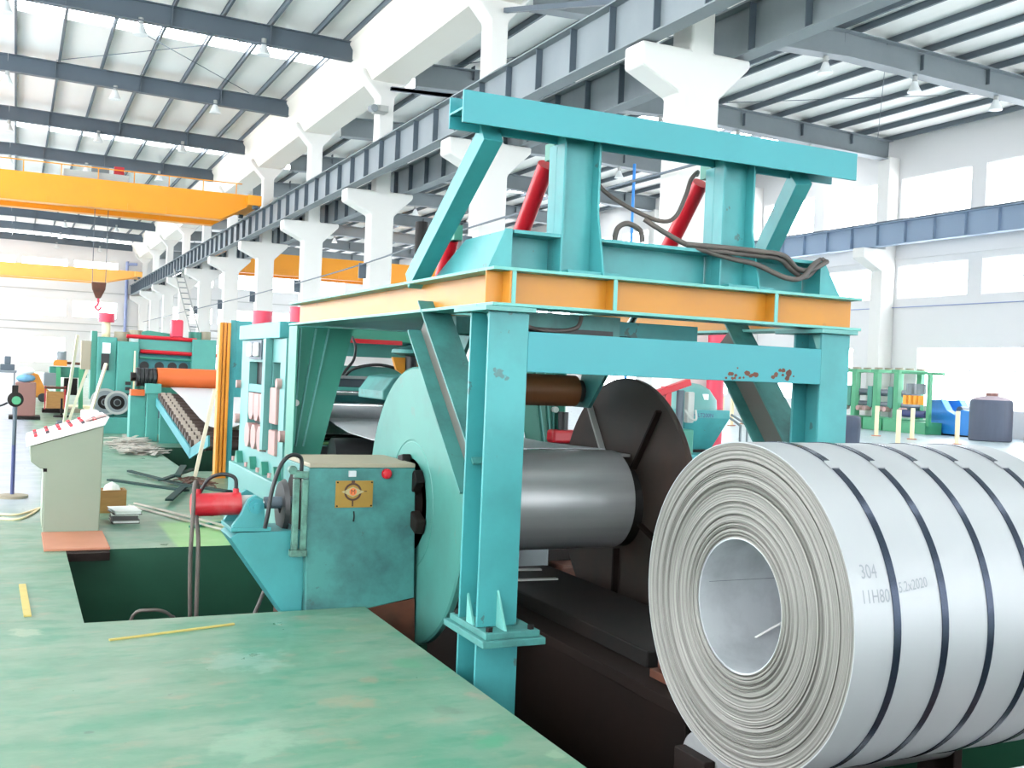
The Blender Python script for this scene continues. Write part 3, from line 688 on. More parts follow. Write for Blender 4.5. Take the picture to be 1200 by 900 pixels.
# ================================================================== UNCOILER (headstock, discs, mandrel)
AY, AZ = 7.27, 0.69
U = thing('uncoiler', 'teal uncoiler with a large round side disc, dusty gearbox and red end cylinder', 'uncoiler', (2.3, AY, -1.28))
gb = MB()
gb.prism([(1.84, -0.1), (1.815, 0.6), (1.825, 0.955), (2.588, 0.955), (2.618, 0.03)], 'Y', 7.05, 7.75)
plabel(gb.build('gearbox', 'teal_dull', parent=U, bevel=0.008), 'dusty teal gearbox housing')
MB().box(1.83, 2.585, 7.045, 7.76, 0.956, 0.985).build('gearbox_lid', 'beige_top', parent=U, bevel=0.003)
MB().prism([(1.76, -1.28), (1.78, -0.103), (2.62, 0.027), (2.68, -1.28)], 'Y', 7.05, 7.75).build('gearbox_base', 'rust', parent=U)
np_ = MB(); np_.box(2.013, 2.278, 7.043, 7.0495, 0.682, 0.866); npo = np_.build('nameplate', 'brass', parent=U); plabel(npo, 'brass nameplate with a round emblem')
em = MB(); em.lathe([(0, 0.048), (0, 0.062), (0.002, 0.062), (0.002, 0.048)], (2.135, 7.043, 0.79), (0, -1, 0), 28, close=True)
em.box(2.123, 2.147, 7.0405, 7.043, 0.852, 0.868); em.box(2.13, 2.14, 7.0405, 7.043, 0.69, 0.73)
em.box(2.217, 2.235, 7.0405, 7.043, 0.79, 0.796); em.build('emblem', 'ink', parent=npo, kind='stuff')
MB().prism([(2.055, 0.79), (2.135, 0.755), (2.215, 0.79), (2.135, 0.825)], 'Y', 7.041, 7.043).build('emblem_diamond', 'ink_white', parent=npo)
MB().lathe([(0.0, 0.026), (0.0035, 0.026)], (2.135, 7.043, 0.79), (0, -1, 0), 20).build('emblem_centre', 'ink_orange', parent=npo)
text('emblem_mark', 'M', 0.045, 'ink', npo, lambda u, v: (2.118+u, 7.039, 0.776+v))
for (px_, pz_) in ((2.025, 0.693), (2.268, 0.693), (2.025, 0.855), (2.268, 0.855)):
    MB().cyl((px_, 7.043, pz_), (px_, 7.037, pz_), 0.006, n=8).build('rivet', 'dark_iron', parent=npo)
bt = MB(); bt.lathe([(0, 0.036), (0.012, 0.036), (0.012, 0.03), (0.03, 0.03), (0.036, 0.02), (0.036, 0.0)], (2.374, 7.05, 0.913), (0, -1, 0), 24); plabel(bt.build('push_button', 'red', parent=U, smooth=40), 'round red push button')
MB().box(2.10, 2.15, 7.03, 7.049, 0.895, 0.935).build('grease_point', 'steel_mat', parent=U)
tk = MB(); tk.tube([(2.147, 7.045, 0.655), (2.15, 7.04, 0.62), (2.147, 7.045, 0.585)], 0.005, 6, 3); tk.build('hanging_wire', 'dark_iron', parent=U)
# side bracket with the expanding cylinder
MB().prism([(1.33, 0.48), (1.38, 0.515), (1.84, 0.52), (1.83, -0.12), (1.74, -0.10)], 'Y', 7.12, 7.5).build('bracket', 'teal', parent=U, bevel=0.005)
tr = MB(); tr.prism([(1.345, 0.52), (1.345, 0.56), (1.40, 0.64), (1.44, 0.735), (1.49, 0.765), (1.54, 0.735), (1.555, 0.66), (1.56, 0.52)], 'Y', 7.13, 7.18); tr.prism([(1.345, 0.52), (1.345, 0.56), (1.40, 0.64), (1.44, 0.735), (1.49, 0.765), (1.54, 0.735), (1.555, 0.66), (1.56, 0.52)], 'Y', 7.44, 7.49)
tr.box(1.335, 1.60, 7.12, 7.5, 0.52, 0.548); tro = tr.build('trunnion_stand', 'teal', parent=U, bevel=0.004)
MB().lathe([(0, 0.05), (0.02, 0.05), (0.02, 0.022), (0.035, 0.022), (0.035, 0.0)], (1.493, 7.13, 0.69), (0, -1, 0), 24).build('trunnion_boss', 'teal_clean', parent=tro, smooth=40)
rc_ = MB(); rc_.cyl((1.10, AY+0.03, 0.68), (1.42, AY+0.03, 0.688), 0.077, n=32); rco = rc_.build('cylinder_barrel', 'red_worn', parent=U, smooth=40); plabel(rco, 'scuffed red hydraulic cylinder')
for x in (1.14, 1.39): MB().cyl((x, AY+0.03, 0.74), (x, AY+0.03, 0.79), 0.02, n=12).build('port', 'red_worn', parent=rco)
MB().cyl((1.42, AY+0.03, 0.688), (1.53, AY+0.03, 0.69), 0.055, n=24).build('cylinder_head', 'pale_steel', parent=rco, smooth=40)
MB().cyl((1.53, AY+0.03, 0.69), (1.60, AY+0.03, 0.69), 0.02, n=16).build('piston_rod', 'chrome', parent=rco, smooth=40)
MB().cyl((1.585, AY+0.03, 0.69), (1.80, AY+0.03, 0.69), 0.042, n=24).build('shaft', 'dark_steel', parent=U, smooth=40)
dd = MB(); dd.lathe([(0, 0.05), (0, 0.17), (0.03, 0.19), (0.03, 0.05)], (1.70, AY+0.06, 0.66), (1, 0, 0), 32, close=True); dd.build('brake_disc', 'black', parent=U, smooth=40)
dd = MB(); dd.lathe([(0, 0.05), (0, 0.25), (0.03, 0.25), (0.03, 0.05)], (1.80, AY+0.06, 0.66), (1, 0, 0), 32, close=True); dd.build('bearing_flange', 'rust_dark', parent=U, smooth=40)
cl = MB()
for x in (1.742, 1.80): cl.bar((x, 7.05, 0.40), (x, 7.05, 0.88), 0.042, 0.04)
cl.box(1.725, 1.825, 7.045, 7.09, 0.885, 0.93); cl.box(1.715, 1.83, 7.03, 7.1, 0.355, 0.40); cl.lathe([(0, 0.03), (0.05, 0.03)], (1.715, 7.04, 0.94), (0, 1, 0), 14)
cl.build('brake_caliper', 'caliper', parent=U, bevel=0.006)
MB().tube([(1.78, 7.08, 0.93), (1.77, 7.07, 1.02), (1.70, 7.05, 1.04), (1.63, 7.03, 0.98), (1.57, 7.0, 0.82), (1.545, 6.99, 0.66), (1.53, 7.0, 0.56)], 0.014, 8, 6).build('hose', 'black', parent=U, smooth=60)
MB().tube([(1.39, AY+0.03, 0.79), (1.38, AY+0.03, 0.86), (1.31, AY+0.05, 0.885), (1.23, AY+0.08, 0.86), (1.18, AY+0.1, 0.79), (1.15, AY+0.12, 0.70)], 0.013, 8, 6).build('hose', 'black', parent=U, smooth=60)
MB().tube([(1.14, AY+0.03, 0.79), (1.12, AY, 0.84), (1.10, AY-0.06, 0.80), (1.095, AY-0.09, 0.65), (1.09, AY-0.08, 0.3), (1.12, AY, -0.2), (1.15, AY+0.1, -0.7), (1.2, AY+0.1, -1.27)], 0.014, 8, 6).build('hose', 'hose', parent=U, smooth=60)
MB().tube([(1.16, AY+0.1, 0.72), (1.13, AY, 0.62), (1.135, AY-0.09, 0.45), (1.14, AY-0.08, 0.1), (1.16, AY, -0.4), (1.2, AY+0.1, -1.0), (1.3, AY+0.1, -1.27)], 0.014, 8, 6).build('hose', 'hose', parent=U, smooth=60)
# left disc, with its hub well and mandrel wedges
ld = MB(); ld.lathe([(0, 0.33), (0.0, 0.45), (0.004, 0.455), (0.004, 0.465), (0.0, 0.47), (0.0, 0.985), (0.012, 1.0), (0.045, 1.0), (0.06, 0.985), (0.06, 0.33)], (2.64, AY, AZ-0.02), (1, 0, 0), 96, close=True)
ldo = ld.build('side_disc', 'teal_disc', parent=U, smooth=35); plabel(ldo, 'large round teal side disc')
hb = MB(); hb.lathe([(0.03, 0.0), (0.03, 0.328)], (2.64, AY, AZ-0.02), (1, 0, 0), 48); hb.build('hub_plate', 'dark_iron', parent=ldo)
for k in range(6):
    a = math.radians(20+60*k); wd = MB(); c = V3((0, math.cos(a), math.sin(a)))
    wd.bar(V3((2.60, AY, AZ-0.02))+c*0.20, V3((2.60, AY, AZ-0.02))+c*0.36, 0.11, 0.07, side=(1, 0, 0)); wd.build('wedge', 'dark_iron', parent=ldo, bevel=0.01)
MB().cyl((2.58, AY, AZ), (2.66, AY, AZ), 0.2, n=32).build('hub', 'dark_iron', parent=ldo, smooth=40)
MB().cyl((2.70, AY, AZ), (4.75, AY, AZ), 0.25, n=32).build('mandrel', 'dark_iron', parent=U, smooth=40)
MB().lathe([(0.0, 0.19), (0.05, 0.19), (0.06, 0.15), (0.16, 0.14), (0.16, 0.0)], (4.76, AY, AZ), (1, 0, 0), 32).build('shaft_end', 'dark_iron', parent=U, smooth=40)
# right dark pusher disc
rd = MB(); rd.lathe([(0, 0.20), (0, 0.99), (0.01, 1.0), (0.04, 1.0), (0.05, 0.99), (0.05, 0.20)], (4.42, AY, AZ-0.04), (1, 0, 0), 96, close=True)
rdo = rd.build('side_disc', 'dark_disc', parent=U, smooth=35); plabel(rdo, 'large round oily dark side disc')
MB().lathe([(-0.06, 0.21), (-0.06, 0.32), (0.0, 0.34)], (4.42, AY, AZ-0.04), (1, 0, 0), 40).build('hub', 'dark_iron', parent=rdo, smooth=40)
for adeg in (55, 125, -20, 200, -90):
    a = math.radians(adeg); c = V3((0, math.cos(a), math.sin(a))); o_ = V3((4.395, AY, AZ-0.04))
    MB().bar(o_+c*0.36, o_+c*0.93, 0.02, 0.05, side=(1, 0, 0)).build('rib', 'pale_steel' if adeg == 55 else 'rust_dark', parent=rdo)
MB().box(4.30, 4.42, AY-0.12, AY+0.1, AZ+0.34, AZ+0.36).build('bracket', 'steel', parent=rdo)
# the part coil still on the mandrel
pc = thing('steel_coil', 'half used bright steel coil mounted on the uncoiler between its two discs', 'coil', (2.71, AY, AZ))
MB().lathe([(0.0, 0.255), (0.0, 0.382), (1.61, 0.382), (1.61, 0.255)], (2.71, AY, AZ), (1, 0, 0), 128, close=True).build('wrap', 'steel', parent=pc, smooth=40)
# strip running from the pinch rolls down to the coil
stp = MB(); ps = [(7.34, 1.073), (7.9, 1.058), (8.5, 1.045), (9.2, 1.06), (9.6, 1.10), (9.8, 1.128), (10.3, 1.14), (10.95, 1.14)]
vs = []; fs = []
for y, z in ps: vs += [(2.72, y, z), (4.30, y, z), (2.72, y, z+0.006), (4.30, y, z+0.006)]
for i in range(len(ps)-1):
    a, b = 4*i, 4*i+4
    fs += [(a, b, b+1, a+1), (a+2, a+3, b+3, b+2), (a, a+2, b+2, b), (a+1, b+1, b+3, a+3)]
fs += [(0, 1, 3, 2), (4*len(ps)-4, 4*len(ps)-2, 4*len(ps)-1, 4*len(ps)-3)]
stp.add(vs, fs); tag(stp.build('steel_strip', 'steel_mat', smooth=60, org=(3.5, 9, 0.7)), 'white bright strip sagging from the pinch rolls towards the uncoiler', 'strip')

# press roller under the gantry and its arm
pr = thing('press_roller', 'brown press roller hanging under the yellow frame above the dark disc', 'roller', (3.5, 7.5, 2.0))
MB().cyl((2.95, 7.5, 1.53), (4.08, 7.5, 1.53), 0.125, n=32).build('roll', 'brown_roll', parent=pr, smooth=40)
MB().cyl((4.08, 7.5, 1.53), (4.14, 7.5, 1.53), 0.09, n=24).build('roll_end', 'black', parent=pr, smooth=40)
MB().prism([(7.38, 1.40), (7.62, 1.40), (7.5, 1.66), (7.1, 2.01), (6.84, 2.01), (6.9, 1.9)], 'X', 4.145, 4.175).build('arm', 'teal_dull', parent=pr)
MB().prism([(7.38, 1.40), (7.62, 1.40), (7.5, 1.66), (7.1, 2.01), (6.84, 2.01), (6.9, 1.9)], 'X', 2.90, 2.93).build('arm', 'teal_dull', parent=pr)
MB().cyl((2.86, 7.5, 1.53), (4.2, 7.5, 1.53), 0.03, n=16).build('axle', 'dark_iron', parent=pr, smooth=40)
# hydraulic motor with yellow cheeks seen over the teal disc
hm = thing('roller_motor', 'small drive with yellow cheek plates and teal cap above the round teal disc', 'motor', (2.86, 8.0, 1.62))
MB().lathe([(0, 0.10), (0.02, 0.16), (0.05, 0.15), (0.07, 0.07), (0.09, 0.0)], (2.86, 8.0, 1.755), (0, 0, 1), 32).build('cap', 'teal_dull', parent=hm, smooth=40)
MB().cyl((2.86, 8.0, 1.60), (2.86, 8.0, 1.755), 0.045, n=20).build('spindle', 'black', parent=hm, smooth=40)
for sx in (-1, 1):
    q = MB(); q.prism([(2.86+sx*0.05, 1.60), (2.86+sx*0.12, 1.64), (2.86+sx*0.155, 1.74), (2.86+sx*0.05, 1.74)], 'Y', 7.99, 8.03); q.build('cheek_plate', 'yellow', parent=hm)
MB().prism([(2.62, 1.47), (2.70, 1.58), (2.80, 1.60), (3.05, 1.595), (3.3, 1.5), (3.3, 1.4), (2.62, 1.4)], 'Y', 7.95, 8.6).build('boom', 'teal_dull', parent=hm, bevel=0.01)

# ================================================================== PINCH ROLL STAND AND LEVELLER
PS = thing('pinch_roll_stand', 'teal stand with bright pinch rolls, between the gantry rear leg and round teal disc', 'roll stand', (3.4, 10.3, 0))
MB().cyl((2.62, 9.9, 1.285), (4.25, 9.9, 1.285), 0.135, n=40).build('pinch_roll', 'chrome', parent=PS, smooth=40)
MB().cyl((2.62, 9.9, 1.0), (4.25, 9.9, 1.0), 0.12, n=32).build('pinch_roll', 'chrome', parent=PS, smooth=40)
for x in (2.58, 4.26):
    q = MB(); q.prism([(9.7, 0), (10.3, 0), (10.3, 1.5), (10.2, 1.58), (9.9, 1.45), (9.7, 1.2)], 'X', x-0.03, x+0.03); q.build('side_plate', 'teal_green', parent=PS)
MB().box(2.62, 4.22, 10.05, 10.3, 1.45, 1.53).build('guard_plate', 'dark_steel', parent=PS, bevel=0.01)
MB().box(2.62, 4.25, 10.0, 10.12, 1.535, 1.56).build('guard_trim', 'steel', parent=PS)
MB().cyl((2.62, 9.35, 0.85), (4.25, 9.35, 0.85), 0.15, n=32).build('deflector_roll', 'black', parent=PS, smooth=40)
MB().tube([(2.95, 10.2, 1.54), (3.0, 10.1, 1.62), (3.1, 10.05, 1.66), (3.25, 10.0, 1.68), (3.42, 10.0, 1.65), (3.55, 10.0, 1.58), (3.5, 10.05, 1.5)], 0.016, 8, 6).build('hose', 'black', parent=PS, smooth=60)
MB().tube([(3.05, 10.3, 1.95), (3.06, 10.2, 1.85), (3.03, 10.15, 1.72), (2.95, 10.12, 1.62), (2.9, 10.1, 1.54)], 0.014, 8, 6).build('hose', 'black', parent=PS, smooth=60)
L = thing('leveller', 'pale teal levelling machine with two open window bays and red motors on top', 'leveller', (3.5, 12.1, 0))
def lev_side(x0, x1):
    ys_ = [10.98, 11.22, 11.57, 11.76, 12.86, 13.34]; zs_ = [0.43, 0.66, 1.36, 1.40, 1.66, 1.92]
    def hole(i, j): return j in (1, 3) and i in (1, 3) or (j == 2 and i in (1, 3))
    return cells(ys_, zs_, hole, 'X', x0, x1).build('housing', 'teal_pale', parent=L, bevel=0.006)
hs_ = lev_side(2.55, 2.68); lev_side(4.35, 4.48)
MB().prism([(10.35, 0.0), (13.3, 0.0), (13.3, 0.43), (10.35, 0.43)], 'X', 2.43, 4.6).build('bed', 'teal_pale', parent=L, bevel=0.01)
for y in (11.05, 11.65, 12.3, 13.1):
    q = MB(); q.prism([(y-0.09, 0.431), (y+0.09, 0.431), (y+0.02, 0.57), (y-0.02, 0.57)], 'X', 2.475, 2.55); q.build('gusset', 'teal_green', parent=L)
    MB().cyl((2.5, y+0.24, 0.431), (2.5, y+0.24, 0.48), 0.03, n=6).build('bolt', 'foam_pink', parent=L)
q = MB(); q.box(2.5, 4.52, 11.1, 13.3, 1.921, 2.10); q.build('top_beam', 'teal', parent=L, bevel=0.01)
MB().box(2.47, 2.545, 11.60, 11.74, 0.7, 1.92).build('post_cover', 'teal_pale', parent=L)
for y in (11.95, 12.25, 12.55):                                      # roll chocks in the window bays
    q = MB(); q.prism([(y-0.06, 0.985), (y+0.06, 0.985), (y+0.135, 1.06), (y+0.135, 1.30), (y-0.135, 1.30), (y-0.135, 1.06)], 'X', 2.52, 2.63); q.build('chock', 'foam_pink', parent=L, bevel=0.006)
for y in (11.93, 12.27, 12.62):
    q = MB(); q.prism([(y-0.06, 0.66), (y+0.06, 0.66), (y+0.13, 0.73), (y+0.13, 0.87), (y+0.06, 0.94), (y-0.06, 0.94), (y-0.13, 0.87), (y-0.13, 0.73)], 'X', 2.50, 2.62); q.build('chock', 'foam_pink', parent=L, bevel=0.006)
q = MB(); q.box(2.52, 2.62, 11.24, 11.54, 1.0, 1.39); q.build('chock', 'foam_pink', parent=L, bevel=0.01)
q = MB(); q.box(2.52, 2.62, 11.24, 11.54, 0.665, 0.93); q.build('chock', 'foam_pink', parent=L, bevel=0.01)
MB().box(2.645, 4.34, 11.1, 13.2, 0.66, 1.75).build('shade_backing', 'black', parent=L)  # black filler, stands in for the shade inside the window bays
MB().box(2.545, 2.6, 11.84, 12.80, 1.31, 1.40).build('wedge_bar', 'teal_clean', parent=L)
MB().box(2.51, 2.545, 12.02, 12.72, 1.69, 1.905).build('gauge_panel', 'dark_steel', parent=L)
for y in (12.18, 12.55):
    MB().box(2.46, 2.509, y-0.08, y+0.08, 1.72, 1.88).build('gauge', 'panel_white', parent=L, bevel=0.02)
for (x, y, z, r) in ((2.50, 13.38, 1.38, 0.05), (2.50, 13.4, 0.95, 0.06), (2.49, 10.9, 0.9, 0.06), (2.5, 11.16, 1.44, 0.055)):
    MB().cyl((x, y, z), (x+0.07, y, z), r, n=16).build('knob', 'foam_pink', parent=L, smooth=40)
MB().cyl((2.62, 12.55, 2.10), (2.62, 12.55, 2.26), 0.115, n=24).build('motor', 'pink_red', parent=L, smooth=40)
mt = MB(); mt.cyl((2.80, 11.55, 2.10), (2.80, 11.55, 2.28), 0.095, n=24); mt.cyl((2.72, 11.5, 1.92), (2.72, 11.5, 2.099), 0.05, n=20); mt.box(2.885, 2.99, 11.5, 11.56, 2.2, 2.23)
mt.build('motor', 'pink_red', parent=L, smooth=40)
MB().box(3.0, 4.45, 10.85, 11.05, 1.93, 2.15).build('front_bridge', 'teal_green', parent=L, bevel=0.01)
MB().box(2.9, 4.45, 10.9, 11.0, 1.66, 1.76).build('light_bar', 'panel_white', parent=L)
MB().box(3.05, 3.72, 10.7, 10.8, 1.90, 1.945).build('red_guard', 'red', parent=L)
MB().box(2.7, 4.35, 11.06, 11.16, 1.1, 1.92).build('front_panel', 'teal_mill', parent=L)
# gate beyond the leveller: orange stiffened post and teal sheet
gt = thing('looper_gate', 'tall orange framed gate with a teal sheet beyond the leveller', 'gate', (2.75, 15.3, 0))
for i, x in enumerate((2.60, 2.655, 2.71)): MB().box(x, x+0.042, 15.27+0.02*(i == 1), 15.45, 0, 2.2).build('post', 'orange_frame', parent=gt, bevel=0.006)
MB().box(2.755, 2.83, 15.3, 15.36, 0.0, 2.24).build('sheet', 'teal', parent=gt); MB().box(2.832, 3.6, 15.3, 15.36, 1.15, 2.24).build('sheet', 'teal', parent=gt)
MB().box(2.59, 2.75, 15.25, 15.5, 0.0, 0.03).build('foot', 'orange_frame', parent=gt)
wp = MB(); wp.bar((2.30, 15.1, 0.0), (2.565, 15.3, 1.25), 0.05, 0.03); tag(wp.build('timber_pole', 'wood_pale', org=(2.3, 15.1, 0)), 'pale timber pole leaning against the orange gate', 'pole')

# ================================================================== LOOP TABLE, SHEET, ORANGE ROLL, MILL
lt = thing('loop_roller_table', 'teal inclined roller table dipping into the loop pit below the orange roll', 'roller table', (2.6, 19, 0))
for x in (2.56, 4.3):
    q = MB(); q.bar((x, 21.9, 0.796), (x, 17.25, 0.17), 0.03, 0.16, side=(0, 0.13, 1)); q.bar((x, 17.3, 0.17), (x, 15.6, 0.5), 0.03, 0.16, side=(0, 0.2, 1)); q.build('side_rail', 'teal_clean', parent=lt)
for k in range(15):
    t = k/14; y = 21.85-4.35*t; z = 0.885-0.595*t
    MB().cyl((2.58, y, z), (4.28, y, z), 0.085, n=14).build('roller', 'bin_dark', parent=lt, smooth=40)
    for dx in (0.05, 0.16): MB().cyl((2.58+dx, y, z), (2.66+dx, y, z), 0.10, n=14).build('roller_collar', 'collar', parent=lt, smooth=40)
MB().box(2.60, 4.26, 21.6, 21.72, 0.0, 0.72).build('stand', 'teal_mill', parent=lt)
sh = MB(); ps = [(22.3, 1.08), (21.5, 1.02), (20.5, 0.93), (19.4, 0.79), (18.4, 0.67), (17.4, 0.60), (16.3, 0.62), (15.2, 0.74), (14.2, 0.90), (13.4, 1.0)]
vs = []; fs = []
for i, (y, z) in enumerate(ps): vs += [(2.86, y, z), (4.25, y, z), (2.86, y, z+0.006), (4.25, y, z+0.006)]
for i in range(len(ps)-1):
    a, b = 4*i, 4*i+4; fs += [(a, b, b+1, a+1), (a+2, a+3, b+3, b+2), (a, a+2, b+2, b), (a+1, b+1, b+3, a+3)]
sh.add(vs, fs); tag(sh.build('steel_strip', 'steel_mat', smooth=60, org=(3.4, 18, 0.6)), 'white steel strip hanging in a loop below the orange roll', 'strip')
orr = thing('bridle_roll', 'long orange rubber roll with a ribbed black end in front of the far mill', 'roll', (3.0, 22.4, 0))
MB().cyl((2.60, 22.4, 1.27), (4.9, 22.4, 1.27), 0.20, n=32).build('roll', 'orange_roll', parent=orr, smooth=40)
for k in range(5): MB().cyl((2.20+0.078*k, 22.4, 1.27), (2.265+0.078*k, 22.4, 1.27), 0.19-0.01*(k % 2), n=24).build('rib_ring', 'black', parent=orr, smooth=40)
MB().cyl((2.1, 22.4, 1.27), (5.0, 22.4, 1.27), 0.09, n=20).build('shaft', 'dark_iron', parent=orr, smooth=40)
q = MB(); q.box(2.40, 2.62, 22.1, 22.25, 0.0, 1.08); q.box(2.36, 2.66, 22.05, 22.28, 0.95, 1.15); q.build('bearing_stand', 'teal_mill', parent=orr, bevel=0.01)
MB().box(2.1, 2.36, 22.2, 22.5, 0.9, 1.02).build('red_guard', 'orange_roll', parent=orr)
q = MB(); q.box(2.1, 2.4, 22.3, 22.7, 0, 0.9); q.build('pedestal', 'teal_mill', parent=orr, bevel=0.01)

ml = thing('rolling_mill', 'large teal rolling mill stand with red motors on top in the left background', 'mill', (2.9, 25.3, 0))
MB().box(1.55, 4.4, 24.2, 27.0, 0.0, 0.34).build('base', 'teal_mill', parent=ml, bevel=0.01)
MB().box(2.02, 2.46, 24.6, 26.6, 0.34, 2.0).build('housing', 'teal_mill', parent=ml, bevel=0.015)
MB().box(3.60, 4.12, 24.6, 26.6, 0.34, 2.12).build('housing', 'teal_mill', parent=ml, bevel=0.015)
MB().box(2.46, 3.60, 24.75, 26.4, 1.78, 2.13).build('top_crosshead', 'teal_mill', parent=ml, bevel=0.01)
MB().box(2.46, 3.60, 24.95, 26.4, 1.34, 1.78).build('upper_beam', 'teal_clean', parent=ml, bevel=0.01)
MB().box(2.46, 3.60, 25.1, 26.4, 0.34, 1.05).build('lower_beam', 'teal_green', parent=ml, bevel=0.01)
MB().box(1.62, 2.02, 24.8, 26.0, 0.34, 2.08).build('gear_housing', 'teal_mill', parent=ml, bevel=0.015)
MB().box(1.50, 1.62, 24.9, 25.3, 0.7, 2.2).build('cabinet', 'teal_green', parent=ml, bevel=0.01)
MB().box(1.30, 1.50, 24.9, 25.2, 1.35, 1.98).build('control_box', 'beige_top', parent=ml, bevel=0.01)
for x in (2.62, 2.94, 3.22, 3.46): MB().cyl((x, 24.93, 1.48), (x, 25.0, 1.48), 0.10, n=16).build('adjuster', 'black', parent=ml)
MB().cyl((2.2, 24.72, 2.12), (3.7, 24.72, 2.10), 0.045, n=12).build('red_shaft', 'red', parent=ml)
MB().cyl((2.5, 24.72, 1.80), (4.25, 24.72, 1.77), 0.045, n=12).build('red_shaft', 'red', parent=ml)
MB().cyl((2.48, 24.72, 1.66), (3.62, 24.72, 1.64), 0.03, n=12).build('tie_rod', 'teal_green', parent=ml)
q = MB(); q.prism([(2.2, 2.13), (3.6, 2.13), (3.3, 2.22), (2.7, 2.28)], 'Y', 25.2, 26.2); q.build('top_cover', 'teal_green', parent=ml)
for (x, z, r, h) in ((2.15, 2.0, 0.16, 0.22), (2.45, 2.131, 0.15, 0.14), (3.75, 2.12, 0.15, 0.18), (3.98, 2.12, 0.12, 0.2)):
    MB().cyl((x, 25.3, z), (x, 25.3, z+h), r, n=20).build('screw_nut', 'beige_top' if x != 3.75 else 'teal_green', parent=ml, smooth=40)
MB().cyl((1.82, 25.3, 2.08), (1.82, 25.3, 2.42), 0.09, n=16).build('motor_spindle', 'cream', parent=ml)
MB().cyl((1.82, 25.3, 2.42), (1.82, 25.3, 2.62), 0.17, n=20).build('motor', 'pink_red', parent=ml, smooth=40)
MB().box(3.17, 3.43, 24.9, 25.2, 2.132, 2.55).build('motor', 'pink_red', parent=ml, bevel=0.04)
MB().box(1.72, 1.88, 24.7, 24.8, 1.72, 1.95).build('lamp_box', 'panel_white', parent=ml)
MB().box(1.70, 1.86, 24.7, 24.79, 1.35, 1.71).build('coupling_guard', 'black', parent=ml)
for (y, r, x) in ((24.65, 0.30, 1.80), (24.5, 0.26, 2.04)):
    q = MB(); q.lathe([(0, 0.05), (0, r), (0.07, r), (0.07, 0.05)], (x, y, 0.66), (0, -1, 0), 28, close=True); q.build('flywheel', 'grey_steel', parent=ml, smooth=40)
    q = MB(); q.lathe([(0.071, r-0.05), (0.071, r), (0.085, r), (0.085, r-0.05)], (x, y, 0.66), (0, -1, 0), 28, close=True); q.build('wheel_rim', 'pale_steel', parent=ml, smooth=40)
    q = MB(); q.lathe([(0.071, 0.08), (0.071, 0.15), (0.08, 0.15), (0.08, 0.08)], (x, y, 0.66), (0, -1, 0), 24, close=True); q.build('wheel_web', 'dark_iron', parent=ml, smooth=40)
    MB().cyl((x, y+0.1, 0.66), (x, y-0.12, 0.66), 0.06, n=16).build('wheel_hub', 'black', parent=ml)
for (z0, z1) in ((0.78, 0.86), (0.93, 1.0), (1.05, 1.12)): MB().box(2.20, 2.31, 24.55, 24.6, z0, z1).build('switch', 'black', parent=ml)
MB().bar((2.37, 24.5, 0.3), (2.37, 24.5, 1.8), 0.03, 0.04).build('conduit', 'cream', parent=ml)
MB().box(2.30, 2.55, 24.3, 24.6, 0.34, 0.75).build('foot_box', 'teal_clean', parent=ml)
MB().box(2.62, 3.15, 24.3, 24.9, 0.34, 0.62).build('gear_cover', 'dark_steel', parent=ml, bevel=0.06)
for (a, b, lb) in (((1.78, 24.4, 1.5), (1.36, 23.9, 0.0), 'pale timber pole propped against the mill flywheel'), ((1.58, 26.4, 1.55), (1.12, 26.2, 0.0), 'pale timber pole propped at the left of the mill'), ((1.24, 25.4, 2.1), (1.05, 26.2, 0.0), 'thin pale pole standing behind the mill control box')):
    q = MB(); q.bar(a, b, 0.06, 0.05); tag(q.build('timber_pole', 'wood_pale', org=b), lb, 'pole')

# ================================================================== FLOOR THINGS ON THE LEFT
cs = thing('control_console', 'grey green control console with a sloping white button panel by the pit', 'console', (0.5, 10.7, 0))
q = MB(); q.prism([(0.28, 0.0), (0.765, 0.0), (0.775, 1.0), (0.15, 0.80), (0.16, 0.66), (0.24, 0.60), (0.28, 0.60)], 'Y', 10.6, 11.5); q.build('cabinet', 'console', parent=cs, bevel=0.008)
q = MB(); q.prism([(0.12, 0.795), (0.125, 0.86), (0.82, 1.085), (0.785, 1.005)], 'Y', 10.58, 11.52); pnl = q.build('button_panel', 'panel_white', parent=cs, bevel=0.006); plabel(pnl, 'sloping white panel with red and dark buttons')
MB().box(0.272, 0.279, 10.62, 11.3, 0.05, 0.56).build('door', 'console', parent=cs)
MB().box(0.268, 0.30, 10.597, 10.602, 0.57, 0.60).build('lock', 'dark_iron', parent=cs)
for i in range(6):
    for j in range(5):
        x = 0.2+0.1*i; y = 10.68+0.17*j+0.03*(i % 2); z = 0.86+(x-0.125)*0.3237
        if (i*j+j) % 4 == 3: continue
        MB().cyl((x, y, z-0.004), (x-0.008, y, z+0.022), 0.016, n=10).build('button', ('button_red', 'button_dark', 'button_red')[(i+2*j) % 3], parent=cs)
MB().box(0.60, 0.76, 11.0, 11.25, 1.035, 1.12).build('meter_box', 'panel_white', parent=cs, bevel=0.02)
q = MB(); q.prism([(0.62, 1.034), (0.80, 1.092), (0.80, 1.097), (0.62, 1.039)], 'Y', 10.68, 10.95); tag(q.build('note_sheet', 'foam_pink', org=(0.7, 10.8, 1.03)), 'pinkish paper sheet lying on the console panel', 'paper')
pm = MB(); pm.box(0.27, 0.79, 9.62, 10.55, 0.0, 0.022); tag(pm.build('cover_plate', 'mat_orange', bevel=0.003, org=(0.5, 10, 0)), 'flat terracotta cover plate on the floor in front of the console', 'plate')
q = MB(); q.box(0.445, 0.78, 9.5, 9.645, -0.07, -0.003); tag(q.build('pit_ledge', 'rust_dark', org=(0.6, 9.5, -0.1)), 'rusty ledge under the terracotta cover plate at the pit corner', 'ledge')
